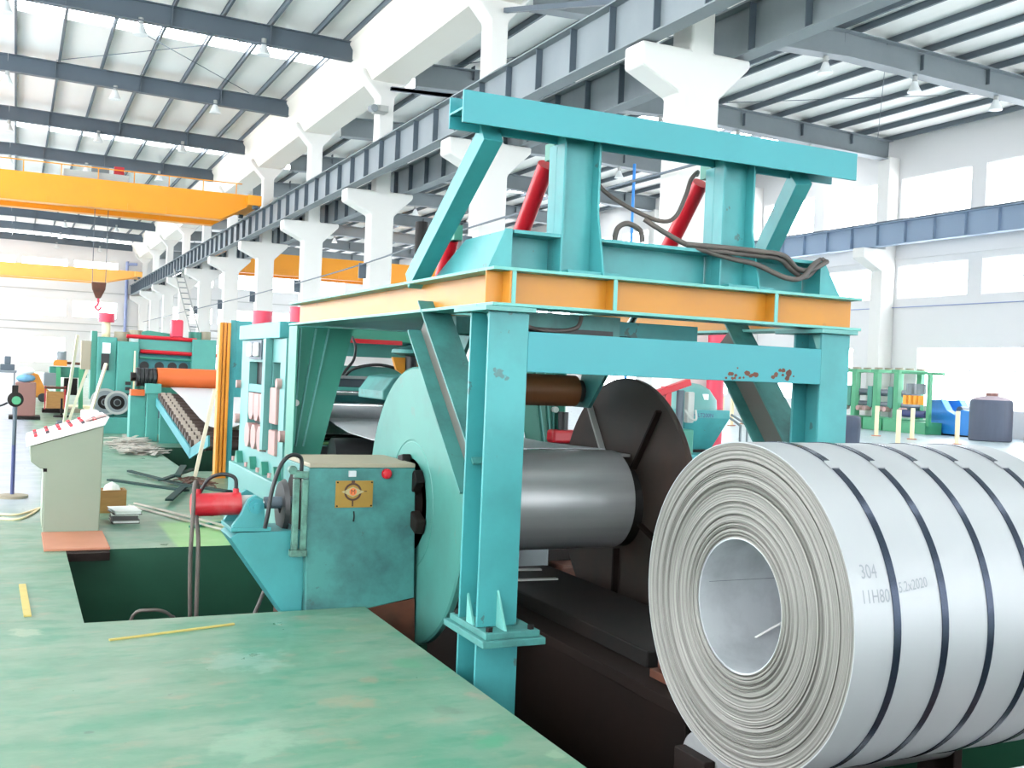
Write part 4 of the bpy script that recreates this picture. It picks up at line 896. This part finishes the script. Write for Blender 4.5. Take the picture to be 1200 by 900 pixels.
wb = thing('wooden_box', 'small brown wooden box with a white sack inside, behind the console', 'box', (0.98, 12.0, 0))
for (a, b, c, d) in ((0.85, 1.12, 11.88, 11.905), (0.85, 1.12, 12.1, 12.125), (0.85, 0.875, 11.905, 12.1), (1.095, 1.12, 11.905, 12.1)): MB().box(a, b, c, d, 0.0, 0.24).build('side_board', 'wood', parent=wb)
MB().box(0.875, 1.095, 11.905, 12.1, 0.0, 0.02).build('bottom_board', 'wood', parent=wb)
q = MB(); q.lathe([(0, 0.10), (0.18, 0.10), (0.26, 0.07), (0.30, 0.0)], (0.98, 12.0, 0.022), (0, 0, 1), 16); tag(q.build('white_sack', 'paper', smooth=60, org=(0.98, 12, 0.02)), 'white sack in the brown wooden box', 'sack')
# stacked books/manuals on the floor
for i, (z0, z1, m, a, lb) in enumerate(((0.0, 0.035, 'paper', 0, 'white ring binder, lowest of the three stacked on the floor by the wooden box'), (0.036, 0.085, 'book', -0.05, 'dark ring binder, middle of the three stacked on the floor by the wooden box'), (0.086, 0.125, 'paper', 0.10, 'pale manual, topmost of the stack on the floor by the wooden box'))):
    bk = thing('binder', lb, 'book', (1.05, 11.3, 0), 'binders stacked on the floor')
    MB().box(0.92, 1.18, 11.1, 11.5, z0, z0+0.006).build('cover', 'book', parent=bk); MB().box(0.92, 1.18, 11.1, 11.5, z1-0.006, z1).build('cover', 'paper' if i else 'book', parent=bk)
    MB().box(0.93, 1.172, 11.108, 11.495, z0+0.006, z1-0.006).build('pages', 'paper' if i != 1 else 'book', parent=bk)
    bk.rotation_euler = (0, 0, a)
# loose bars and strips
for i, (a, b, w) in enumerate((((1.19, 15.0), (2.0, 13.7), 0.05), ((1.52, 15.9), (2.05, 14.0), 0.04), ((1.62, 12.4), (2.02, 13.9), 0.05), ((1.75, 14.2), (2.35, 15.6), 0.045), ((1.9, 13.5), (2.34, 12.7), 0.06), ((1.95, 14.2), (2.22, 15.6), 0.05))):
    q = MB(); q.bar((a[0], a[1], 0.013+0.026*i), (b[0], b[1], 0.013+0.026*i), w*1.7, 0.024)
    tag(q.build('steel_bar', 'bar', org=(a[0], a[1], 0.0)), ('dark green bar pointing left out of the pile of bars', 'dark bar with its end far at the back of the pile', 'dark bar reaching towards the wooden box', 'dark bar crossing the middle of the pile', 'thick dark bar ending by the red cylinder', 'short dark bar nearest the orange gate')[i], 'bar', 'loose dark bars on the green floor')
for i, (a, b) in enumerate((((1.2, 12.4), (2.05, 9.85)), ((1.28, 12.6), (2.16, 9.95)))):
    q = MB(); q.bar((a[0], a[1], 0.01), (b[0], b[1], 0.035), 0.03, 0.016); tag(q.build('flat_strip', 'scrap', org=(a[0], a[1], 0)), 'long thin grey strip on the floor, %s of the two running from the wooden box' % ('nearer' if i == 0 else 'farther'), 'strip')
q = MB(); q.bar((1.62, 10.72, 0.012), (1.95, 10.98, 0.012), 0.06, 0.022); tag(q.build('steel_bar', 'teal_green', org=(1.7, 10.8, 0)), 'short green bar on the yellow green patch beside the pit', 'bar')
rngs = random.Random(11)
q = MB()
for k in range(150):
    x = rngs.uniform(1.7, 2.3); y = rngs.uniform(18.8, 22.0); a = rngs.uniform(0, 6.28); l = rngs.uniform(0.08, 0.3); z = 0.01+0.10*rngs.random()**2
    q.bar((x-l*math.cos(a), y-l*math.sin(a), z), (x+l*math.cos(a), y+l*math.sin(a), z+rngs.uniform(0, 0.05)), rngs.uniform(0.03, 0.12), 0.006)
o = q.build('scrap_clippings', 'scrap', org=(2.3, 22, 0)); tag(o, 'heap of pale scrap strip clippings on the floor by the roller table', 'scrap'); o['kind'] = 'stuff'
for (a, b, w, lb) in (((0.10, 8.25), (0.125, 7.25), 0.045, 'short yellow plastic strip lying on the green floor at the far left'), ((0.55, 6.52), (1.30, 6.72), 0.02, 'thin yellow strip lying along the edge of the left pit')):
    q = MB(); q.bar((a[0], a[1], 0.006), (b[0], b[1], 0.006), w, 0.01); tag(q.build('yellow_strip', 'tape', org=(a[0], a[1], 0)), lb, 'strip')
MB_ = MB(); MB_.tube([(0.78, 7.4, -1.27), (0.72, 7.35, -0.6), (0.74, 7.3, -0.08), (0.86, 7.25, 0.0), (0.99, 7.28, -0.05), (1.02, 7.3, -0.2), (1.05, 7.4, -1.27)], 0.011, 8, 6)
tag(MB_.build('loose_hose', 'hose', smooth=60, org=(0.9, 7.3, -1.27)), 'brown hose arching up over the near edge of the left pit', 'hose')
MB_ = MB(); MB_.tube([(1.74, 7.6, 0.2), (1.62, 7.5, -0.05), (1.45, 7.4, -0.4), (1.3, 7.3, -0.75), (1.2, 7.25, -1.27)], 0.014, 8, 6)
tag(MB_.build('loose_hose', 'hose', smooth=60, org=(1.3, 7.4, -1.27)), 'dark hose running down into the pit under the teal bracket', 'hose')
q = MB()
for k in range(36):
    x = rngs.uniform(2.02, 2.4); y = rngs.uniform(13.9, 15.0); a = rngs.uniform(0, 6.28); l = rngs.uniform(0.05, 0.18); z = 0.17+0.05*rngs.random()
    q.bar((x-l*math.cos(a), y-l*math.sin(a), z-0.16), (x+l*math.cos(a), y+l*math.sin(a), z-0.14), rngs.uniform(0.02, 0.06), 0.008)
o = q.build('scrap_clippings', 'rust', org=(2.2, 14.4, 0)); tag(o, 'small brown scrap heap on the floor before the orange gate', 'scrap'); o['kind'] = 'stuff'
# pedestal button post
pp = thing('button_post', 'dark post with round head and green disc on a round base, far left', 'post', (0.0, 13.4, 0))
MB().lathe([(0, 0.17), (0.03, 0.17), (0.04, 0.12), (0.04, 0.0)], (0.02, 13.3, 0), (0, 0, 1), 28).build('base', 'beige_top', parent=pp, smooth=40)
MB().cyl((0.02, 13.3, 0.04), (0.02, 13.3, 0.6), 0.022, n=12).build('pole', 'post_blue', parent=pp); MB().cyl((0.02, 13.3, 0.6), (0.02, 13.3, 1.06), 0.022, n=12).build('pole', 'dark_steel', parent=pp)
q = MB(); q.lathe([(0, 0.085), (0.06, 0.085), (0.07, 0.06)], (0.02, 13.33, 1.12), (0, -1, 0), 24); q.build('head', 'dark_iron', parent=pp, smooth=40)
q = MB(); q.lathe([(0, 0.05), (0.012, 0.045), (0.012, 0)], (0.03, 13.262, 1.11), (0, -1, 0), 20); q.build('green_disc', 'green', parent=pp, smooth=40)
MB().box(-0.02, 0.045, 13.28, 13.33, 1.19, 1.28).build('cap', 'dark_iron', parent=pp)
MB().tube([(-0.06, 13.3, 1.08), (-0.15, 13.3, 1.04), (-0.3, 13.3, 1.03)], 0.012, 6, 4).build('cable', 'black', parent=pp)
MB_ = MB(); MB_.tube([(-0.2, 11.9, 0.012), (0.05, 11.8, 0.012), (0.18, 12.0, 0.012), (0.3, 12.3, 0.012), (0.1, 11.5, 0.012), (-0.15, 11.6, 0.012)], 0.012, 6, 5); tag(MB_.build('loose_rope', 'cream', org=(0, 11.8, 0)), 'pale rope lying in loops on the floor left of the console', 'rope')
MB().box
# clutter further left
bn = thing('sack_bin', 'brown steel bin with blue grey sacks on top in the left background', 'bin', (0.25, 29, 0))
MB().box(0.03, 0.50, 29.0, 29.7, 0.08, 0.92).build('body', 'bin', parent=bn, bevel=0.02); MB().box(-0.1, 0.62, 28.9, 29.8, 0.0, 0.079).build('pallet', 'dark_iron', parent=bn)
for i, (x, z, m) in enumerate(((0.24, 1.021, 'blue_bag'), (0.28, 1.021, 'blue_bag'), (0.26, 1.205, 'paper'))):
    q = MB(); q.lathe([(-0.2, 0.03), (-0.14, 0.08), (0.0, 0.10), (0.14, 0.08), (0.2, 0.03)], (x, (29.18, 29.52, 29.35)[i], z), (1, 0, 0), 12); tag(q.build('sack', m, smooth=60, org=(x, 29.3, z)), ('blue grey sack lying at the front of the brown bin', 'blue grey sack lying at the back of the brown bin', 'white sack topmost on the brown bin')[i], 'sack')
tr_ = thing('trestle_table', 'small grey trestle table at the far left edge', 'table', (-0.2, 31, 0))
MB().box(-0.8, 0.05, 30.7, 31.4, 1.12, 1.18).build('top', 'grey_steel', parent=tr_)
for x in (-0.75, 0.0):
    for y in (30.75, 31.35): MB().box(x-0.02, x+0.02, y-0.02, y+0.02, 0, 1.12).build('leg', 'grey_steel', parent=tr_)
q = MB(); q.box(-0.35, 0.0, 30.9, 31.2, 1.18, 1.34); q.box(-0.25, -0.1, 30.95, 31.1, 1.34, 1.55); tag(q.build('bench_vice', 'dark_steel', bevel=0.02, org=(-0.2, 31, 1.18)), 'dark vice on the trestle table at the far left edge', 'vice')
yt = thing('yellow_loader', 'low yellow lifting machine in the left background', 'loader', (0.7, 40, 0))
MB().prism([(0.4, 0.15), (1.0, 0.15), (0.95, 0.5), (0.75, 0.95), (0.5, 1.0), (0.42, 0.6)], 'Y', 39.8, 41.0).build('body', 'yellow', parent=yt, bevel=0.03)
MB().bar((0.5, 39.7, 0.9), (1.05, 39.7, 0.35), 0.12, 0.12).build('arm', 'yellow', parent=yt)
for x in (0.5, 0.9): MB().cyl((x, 39.7, 0.15), (x, 39.95, 0.15), 0.15, n=16).build('wheel', 'black', parent=yt)
cm = thing('coil_cutter', 'green and dark side machine with a small motor on top left of the mill', 'machine', (1.5, 33, 0))
MB().box(1.05, 1.85, 32.8, 34.0, 0.0, 0.12).build('base', 'beige_top', parent=cm)
for x in (1.15, 1.75): MB().bar((x, 32.9, 0.12), (x-0.02, 32.9, 1.3), 0.12, 0.14).build('leg', 'green', parent=cm)
MB().box(0.75, 1.2, 32.9, 33.5, 0.75, 1.12).build('gearbox', 'grey_steel', parent=cm, bevel=0.03); MB().box(0.9, 1.9, 33.0, 33.6, 1.0, 1.3).build('top_frame', 'teal_green', parent=cm, bevel=0.02)
MB().box(1.0, 1.35, 32.85, 33.1, 1.33, 1.5).build('motor_seat', 'orange_frame', parent=cm); MB().cyl((1.2, 33.0, 1.5), (1.2, 33.0, 1.75), 0.13, n=16).build('motor', 'grey_steel', parent=cm)
MB().box(1.3, 1.65, 32.95, 33.3, 0.5, 0.98).build('guard', 'dark_iron', parent=cm); MB().cyl((1.3, 32.9, 1.42), (1.95, 32.9, 1.40), 0.04, n=10).build('shaft', 'rust', parent=cm)
rt_ = thing('red_trolley', 'small red framed trolley with a brown box in front of the green machine', 'trolley', (1.05, 32.0, 0))
for x in (0.78, 1.28):
    MB().box(x-0.02, x+0.02, 31.7, 31.74, 0.1, 0.78).build('post', 'red_worn', parent=rt_)
MB().box(0.76, 1.3, 31.68, 32.3, 0.70, 0.76).build('top', 'rust', parent=rt_); MB().box(0.82, 1.26, 31.75, 32.25, 0.16, 0.62).build('box', 'wood', parent=rt_); MB().box(0.72, 1.32, 31.65, 32.35, 0.04, 0.14).build('deck', 'rust_dark', parent=rt_)
q = MB(); q.lathe([(0, 0.2), (0.05, 0.2), (0.06, 0.03), (0.5, 0.025), (0.5, 0.0)], (1.15, 30.3, 0.0), (0, 0, 1), 20); tag(q.build('stand_base', 'dark_iron', smooth=40, org=(1.15, 30.3, 0)), 'round dark stand base with a thin stem on the left background floor', 'stand')
q = MB(); q.box(0.95, 1.9, 27.2, 27.7, 0.0, 0.07); tag(q.build('channel_bar', 'dark_steel', bevel=0.01, org=(1.4, 27.4, 0)), 'dark flat channel lying on the floor left of the mill', 'bar')
q = MB(); q.box(0.85, 2.6, 35.0, 35.8, 0.0, 0.10); tag(q.build('floor_plinth', 'cream', org=(1.7, 35.4, 0)), 'cream plinth on the floor behind the green machine', 'plinth')

# ================================================================== RIGHT BAY
bo = thing('barrier_post', 'cream barrier post, nearest of the group before the coil top', 'post', (24.03, 23.77, 0), 'cream barrier posts in the right bay')
MB().lathe([(0, 0.16), (0.03, 0.16), (0.035, 0.12), (0.035, 0)], (24.03, 23.77, 0), (0, 0, 1), 20).build('base', 'mat_orange', parent=bo); MB().cyl((24.03, 23.77, 0.035), (24.03, 23.77, 1.05), 0.07, n=14).build('pole', 'cream', parent=bo, smooth=40)
for (x, y, lb) in ((22.6, 25.6, 'cream barrier post left of the nearest one, in front of the green line'), (27.2, 26.3, 'cream barrier post standing before the fourth green upright'), (26.82, 24.09, 'cream barrier post standing by the blue machine'), (25.2, 29.5, 'cream barrier post close beside the teal gantry column'), (26.9, 36.4, 'cream barrier post seen left of the dark knee brace, left one'), (24.84, 33.0, 'cream barrier post seen left of the dark knee brace, nearest of three'), (26.5, 34.5, 'cream barrier post seen left of the dark knee brace, right one'), (27.2, 27.92, 'cream barrier post beside the third green upright')):
    c = copy_tree(bo); place(c, (x, y, 0), lb)
tk = thing('water_tank', 'dark blue plastic storage tank with a dusty domed top by the right wall', 'tank', (30.75, 26.2, 0))
MB().lathe([(0, 0.66), (0.03, 0.70), (1.28, 0.70), (1.38, 0.68), (1.42, 0.66)], (30.75, 26.2, 0), (0, 0, 1), 40).build('body', 'tank', parent=tk, smooth=40)
MB().lathe([(1.42, 0.66), (1.50, 0.52), (1.56, 0.24), (1.56, 0.0)], (30.75, 26.2, 0), (0, 0, 1), 40).build('dome', 'tank_top', parent=tk, smooth=50)
MB().lathe([(1.55, 0.2), (1.66, 0.2), (1.67, 0.16), (1.67, 0.0)], (30.75, 26.2, 0), (0, 0, 1), 24).build('lid', 'bin', parent=tk, smooth=40)
dk = thing('drum', 'small dark blue drum on the floor beside the teal gantry column', 'drum', (21.6, 23.2, 0))
MB().lathe([(0, 0.28), (0.5, 0.30), (0.52, 0.31), (0.82, 0.29), (0.86, 0.2), (0.86, 0)], (21.6, 23.2, 0), (0, 0, 1), 24).build('shell', 'tank', parent=dk, smooth=40)
bl = thing('blue_decoiler', 'bright blue machine with a notched frame beside the green roll line', 'machine', (32.2, 29.8, 0))
for x in (31.9, 32.85): MB().prism([(28.0, 0.05), (30.1, 0.05), (30.1, 1.3), (29.5, 1.35), (29.2, 0.95), (28.8, 0.78), (28.5, 1.0), (28.0, 0.95)], 'X', x, x+0.35).build('side_frame', 'blue', parent=bl, bevel=0.02)
MB().box(31.85, 33.25, 28.0, 30.1, 0.0, 0.049).build('base', 'dark_iron', parent=bl)
MB().cyl((32.25, 28.9, 0.95), (32.85, 28.9, 0.95), 0.16, n=20).build('mandrel', 'dark_steel', parent=bl)
# green roll-forming stands
def green_stand(y, lb):
    t = thing('roll_stand', lb, 'roll stand', (32.0, y, 0), 'green roll stands along the right wall')
    for x in (31.3, 32.5): MB().box(x-0.1, x+0.1, y-0.12, y+0.12, 0.3, 2.3).build('upright', 'green', parent=t, bevel=0.01)
    MB().box(31.1, 32.7, y-0.5, y+0.5, 0.0, 0.5).build('bed', 'green', parent=t, bevel=0.02)
    MB().box(31.15, 32.65, y-0.2, y+0.2, 2.3, 2.42).build('crosshead', 'green', parent=t)
    for x in (31.35, 31.9, 32.5): MB().cyl((x, y, 2.42), (x, y, 2.5), 0.16, n=14).build('handwheel', 'beige_top', parent=t)
    for z in (1.0, 1.5): MB().cyl((31.4, y, z), (32.4, y, z), 0.14, n=14).build('roll', 'dark_steel', parent=t)
    for yy_ in (-0.42, 0.42): MB().cyl((31.05, y+yy_, 0.85), (31.35, y+yy_, 0.85), 0.10, n=12).build('coupling', 'foam_pink', parent=t)
    MB().box(31.25, 31.55, y+0.2, y+0.45, 0.9, 1.75).build('gear_case', 'teal_green', parent=t)
    return t
for y, lb in ((34.6, 'green roll stand farthest left, half hidden by the gantry column'), (33.4, 'second green roll stand from the gantry column'), (32.2, 'third green roll stand from the gantry column'), (31.1, 'fourth green roll stand from the gantry column')): green_stand(y, lb)
t = thing('drive_stand', 'green end stand with amber rolls beside the bright blue machine', 'roll stand', (32, 29.2, 0))
for x in (31.0, 31.7): MB().bar((x, 30.55, 2.32), (x, 29.2, 2.30), 0.14, 0.1).build('top_rail', 'green', parent=t)
MB().box(31.0, 31.14, 29.2, 29.34, 0.3, 2.25).build('post', 'green', parent=t)
for k in range(4): MB().cyl((31.1, 30.45-0.25*k, 1.1), (31.1, 30.45-0.25*k, 1.45), 0.11, n=14).build('roll', 'amber', parent=t, smooth=40)
for k in range(2): MB().cyl((31.2, 30.3-0.5*k, 1.5), (31.2, 30.3-0.5*k, 1.9), 0.19, n=14).build('motor', 'grey_steel', parent=t)
MB().box(30.95, 31.8, 29.3, 30.58, 0.0, 0.45).build('bed', 'green', parent=t); MB().cyl((31.1, 30.55, 0.75), (31.1, 29.4, 0.75), 0.14, n=14).build('roll', 'post_blue', parent=t)
pl_ = MB(); pl_.box(31.2, 32.6, 24.0, 25.2, 0.0, 0.22); tag(pl_.build('plate_stack', 'bin', org=(32, 24.6, 0)), 'low stack of brownish plates beside the dark blue tank', 'plates')
# teal hopper with red pump rig on its teal cabinet, in front of the nearest white column
tcb = thing('teal_cabinet', 'low teal machine cabinet under the hopper, between the dark disc and the large coil', 'cabinet', (9.8, 14.2, 0))
MB().box(8.9, 10.5, 13.5, 14.8, 0.06, 0.52).build('body', 'teal', parent=tcb, bevel=0.02); MB().box(8.95, 10.45, 13.55, 14.75, 0.0, 0.06).build('plinth', 'dark_iron', parent=tcb); MB().box(9.0, 9.5, 13.485, 13.499, 0.1, 0.48).build('door', 'teal_clean', parent=tcb)
MB().box(9.55, 10.3, 13.95, 14.6, 0.52, 0.56).build('seat_plate', 'dark_iron', parent=tcb)
hp = thing('paint_hopper', 'teal tapered hopper with a pale domed top standing behind the dark disc', 'hopper', (9.93, 14.27, 0.56))
q = MB()
vs = [(9.93+sx*h, 14.27+sy*h, z) for z, h in ((0.561, 0.24), (1.07, 0.44), (1.20, 0.44)) for sx, sy in ((-1, -1), (1, -1), (1, 1), (-1, 1))]
fs = [(0, 3, 2, 1), (8, 9, 10, 11)]+[(4*l+i, 4*l+(i+1) % 4, 4*l+4+(i+1) % 4, 4*l+4+i) for l in range(2) for i in range(4)]
q.add(vs, fs); q.build('hopper_body', 'teal', parent=hp, bevel=0.008)
MB().lathe([(1.20, 0.41), (1.35, 0.40), (1.52, 0.28), (1.60, 0.13), (1.617, 0)], (9.93, 14.27, 0), (0, 0, 1), 32).build('dome', 'teal_pale', parent=hp, smooth=50)
MB().box(9.90, 9.98, 13.88, 13.93, 1.21, 1.45).build('hatch', 'panel_white', parent=hp)
text('lettering', 'YM LT200N', 0.09, 'post_blue', hp, lambda u, v: (9.60+u, 13.826, 1.085+v))
rg = thing('pump_rig', 'red pump rig with grey pipes standing left of the teal hopper', 'pump', (9.2, 13.8, 0.52))
MB().box(9.06, 9.16, 13.7, 13.85, 0.521, 1.55).build('mast', 'red', parent=rg); MB().bar((8.75, 13.75, 1.38), (9.5, 13.75, 1.63), 0.14, 0.10).build('boom', 'red', parent=rg, bevel=0.01)
MB().cyl((9.32, 13.7, 0.9), (9.32, 13.7, 1.5), 0.06, n=16).build('pump_barrel', 'dark_steel', parent=rg, smooth=40); MB().box(9.42, 9.54, 13.62, 13.74, 1.0, 1.48).build('motor', 'pale_steel', parent=rg, bevel=0.02)
MB().box(8.95, 9.5, 13.55, 13.95, 0.521, 0.9).build('base', 'teal_green', parent=rg, bevel=0.02)
MB().tube([(9.35, 13.6, 1.2), (9.42, 13.54, 1.08), (9.52, 13.54, 1.06), (9.56, 13.62, 1.2)], 0.018, 8, 6).build('hose', 'pale_steel', parent=rg)
rp_ = thing('red_standpipe', 'thick red painted standpipe behind the teal hopper', 'pipe', (11.2, 15.4, 0))
MB().cyl((11.2, 15.4, 0.05), (11.2, 15.4, 2.6), 0.155, n=24).build('pipe', 'pink_red', parent=rp_, smooth=40); MB().cyl((11.2, 15.4, 0), (11.2, 15.4, 0.05), 0.25, n=24).build('flange', 'pink_red', parent=rp_)
for x in (10.72, 10.86):
    q = MB(); q.tube([(x, 14.0, 0.0), (x, 14.0, 0.85), (x-0.03, 14.0, 0.97), (x-0.33, 14.0, 1.13)], 0.02, 8, 5)
    tag(q.build('handrail', 'grey_steel', org=(x, 14.0, 0)), 'bent grey handrail right of the teal hopper, %s of two' % ('left' if x < 10.8 else 'right'), 'handrail')
# things seen between the gantry cross beam and the bright coil
vb = thing('red_valve', 'red valve block on a dark stand seen above the bright coil', 'valve', (4.8, 9.0, 0))
MB().box(4.66, 4.92, 8.95, 9.1, 1.0, 1.13).build('body', 'red', parent=vb, bevel=0.03); MB().cyl((4.79, 9.0, 1.13), (4.79, 9.0, 1.3), 0.05, n=14).build('spindle', 'black', parent=vb); MB().box(4.62, 4.96, 8.9, 9.15, -1.28, 0.999).build('stand', 'dark_iron', parent=vb)
q = MB(); q.box(4.98, 5.02, 8.9, 8.95, -1.28, 1.42); tag(q.build('pipe_post', 'rust', org=(5, 8.9, -1.28)), 'thin rusty post beside the red valve block', 'post')
q = MB(); q.box(4.2, 4.5, 8.62, 9.2, -1.28, 0.09); tag(q.build('concrete_pier', 'grey_steel', org=(4.3, 8.9, -1.28), bevel=0.02), 'grey pier in the dark pit behind the bright coil', 'pier')
q = MB(); q.box(4.58, 4.93, 8.5, 8.8, -1.28, -0.09); tag(q.build('rust_block', 'rust', org=(4.7, 8.6, -1.28), bevel=0.02), 'rusty block in the dark pit beside the grey pier', 'block')
crt = thing('timber_crate', 'pale timber crate far behind the barrier posts', 'crate', (25.5, 42, 0))
for k in range(6): MB().box(24.9+0.3*k, 25.16+0.3*k, 41.5, 41.55, 0.3, 1.4).build('board', 'wood_pale', parent=crt)
MB().box(24.9, 26.66, 41.55, 42.5, 0.3, 1.4).build('body', 'wood_pale', parent=crt)
for x in (25.1, 26.4): MB().box(x-0.1, x+0.1, 41.5, 42.5, 0, 0.3).build('skid', 'wood_pale', parent=crt)
# blue pole behind the cylinders
q = MB(); q.cyl((16.4, 27.0, 0), (16.4, 27.0, 8.0), 0.045, n=12); tag(q.build('blue_pole', 'blue', org=(16.4, 27, 0)), 'thin bright blue pole rising behind the right red cylinder', 'pole')
q = MB(); q.cyl((6.9, 19.0, 0), (6.9, 19.0, 4.45), 0.12, n=16); tag(q.build('steel_post', 'dark_iron', org=(6.9, 19, 0)), 'dark steel post rising behind the yellow side beam', 'post')

# ================================================================== CRANES, LAMPS, LADDER
def crane(name, lb, y, xa, xb, z0, z1, m, tlen=1.6, gap=2.3):
    t = thing(name, lb, 'crane', ((xa+xb)/2, y, z0))
    for k, yy_ in enumerate((y, y+gap)):
        g = MB(); g.prism([(xa, z1), (xb-0.35, z1), (xb-0.35, z1-0.45), (xb-tlen, z0), (xa, z0)], 'Y', yy_, yy_+0.5)
        go = g.build('box_girder', m, parent=t, bevel=0.01)
        f = MB(); f.box(xa, xb-tlen, yy_-0.06, yy_+0.56, z0-0.03, z0); f.build('bottom_flange', m, parent=go)
        for x in [xa+1.6*q for q in range(int((xb-xa-tlen)/1.6))]:
            MB().box(x-0.03, x+0.03, yy_-0.05, yy_-0.001, z0, z0+0.28).build('rib', m, parent=go)
    MB().box(xb-0.55, xb+0.05, y-0.5, y+gap+1.0, z1-0.5, z1-0.05).build('end_carriage', m, parent=t, bevel=0.02)
    for yy_ in (y-0.3, y+gap+0.8): MB().cyl((xb-0.3, yy_, 8.73), (xb-0.1, yy_, 8.73), 0.19, n=16).build('wheel', 'dark_steel', parent=t)
    return t
c1 = crane('bridge_crane', 'orange bridge crane spanning the left bay, nearest, with a handrail on top', 48.6, -13.4, 9.75, 8.02, 9.2, 'crane_orange')
for k in range(16):
    x = -13+1.45*k; MB().box(x-0.02, x+0.02, 48.58, 48.62, 9.2, 9.65).build('rail_post', 'crane_orange', parent=c1)
MB().box(-13.4, 9.0, 48.58, 48.62, 9.65, 9.69).build('handrail', 'crane_orange', parent=c1)
MB().box(1.6, 4.2, 48.7, 51.3, 9.2, 9.5).build('trolley', 'pale_steel', parent=c1); MB().box(3.6, 4.0, 48.8, 49.2, 9.5, 9.85).build('trolley_motor', 'red', parent=c1); MB().box(2.7, 3.4, 48.9, 49.4, 9.5, 9.8).build('drum', 'grey_steel', parent=c1)
for x in (2.95, 3.5): MB().cyl((x, 50.0, 4.9), (x, 50.0, 9.25), 0.015, n=6).build('hoist_rope', 'dark_steel', parent=c1)
hk = MB(); hk.prism([(2.92, 4.9), (3.53, 4.9), (3.5, 4.6), (3.32, 4.2), (3.12, 4.2), (2.95, 4.6)], 'Y', 49.9, 50.1); hk.build('hook_block', 'rust', parent=c1, bevel=0.03)
MB().tube([(3.22, 50, 4.2), (3.22, 50, 3.95), (3.12, 50, 3.8), (3.25, 50, 3.68), (3.36, 50, 3.82)], 0.05, 8, 5).build('hook', 'pink_red', parent=c1)
crane('bridge_crane', 'pale orange bridge crane far off in front of the end wall', 98.0, -13.4, 9.75, 8.1, 9.2, 'crane_pale', 3.0)
c3 = crane('bridge_crane', 'orange bridge crane in the right bay seen between the white columns', 72.0, 12.2, 32.2, 7.7, 9.1, 'crane_orange', 1.5)
# high-bay lamps
lp = thing('pendant_lamp', 'white high bay lamp hanging from the roof', 'lamp', (3.1, 42.9, 11.5))
MB().lathe([(0, 0.21), (0.02, 0.22), (0.16, 0.15), (0.34, 0.08), (0.36, 0.0)], (3.1, 42.9, 11.4), (0, 0, 1), 20).build('shade', 'lamp', parent=lp, smooth=50)
MB().cyl((3.1, 42.9, 11.76), (3.1, 42.9, 11.92), 0.08, n=12).build('housing', 'pale_steel', parent=lp); MB().cyl((3.1, 42.9, 11.92), (3.1, 42.9, 12.05), 0.012, n=6).build('stem', 'dark_steel', parent=lp)
ORD = ('first', 'second', 'third', 'fourth', 'fifth', 'sixth', 'seventh', 'eighth', 'ninth', 'tenth', 'eleventh')
first = True
for bay, ks, xs_ in (('left', range(2, 11), ((-0.6, 'ridge'), (3.1, 'middle'), (6.8, 'gutter'))), ('right', range(1, 8), ((18.0, 'left'), (21.7, 'ridge'), (25.3, 'middle'), (28.9, 'wall')))):
    for k in ks:
        for x, w in xs_:
            if bay == 'left' and x < 0 and k > 7: continue
            if bay == 'right' and k == 1 and x < 21: continue
            o = lp if first else copy_tree(lp)
            first = False
            dz = 0.05 if bay == 'left' else -0.42+0.1*(1-abs(x-22)/10)
            o.location = (x, GY[k]+0.3, 11.45+dz)
            o['label'] = 'white pendant lamp, %s roof beam of the %s bay, %s position' % (ORD[k-ks[0]], bay, w+'-side' if w in ('left', 'gutter', 'wall') else w)
            o['group'] = 'pendant lamps of the %s bay' % bay
# ladder by the far columns
ld_ = thing('fixed_ladder', 'steel ladder leaning up to the crane girder by the far columns', 'ladder', (10.2, 68.6, 0))
pa = V3((9.3, 71.0, 7.45)); pb = V3((9.8, 64.5, 2.4)); sd = V3((0, 0.0, 0)); w = V3((0.42, 0, 0.0))
for s in (-1, 1): MB().bar(pa+w*0.6*s, pb+w*0.6*s, 0.07, 0.07).build('stile', 'pale_steel', parent=ld_)
for k in range(14):
    q = pa+(pb-pa)*((k+0.5)/14); MB().bar(q-w*0.6, q+w*0.6, 0.05, 0.05).build('rung', 'dark_steel', parent=ld_)
# camera on the gutter, bracket
sc_ = thing('security_camera', 'small grey security camera under the gutter on a white column', 'camera', (10.4, 33.4, 10.3))
MB().cyl((10.25, 33.5, 10.1), (10.25, 33.1, 10.05), 0.12, n=14).build('body', 'grey_steel', parent=sc_); MB().box(10.35, 10.75, 33.2, 33.699, 10.0, 10.2).build('mount', 'pale_steel', parent=sc_)
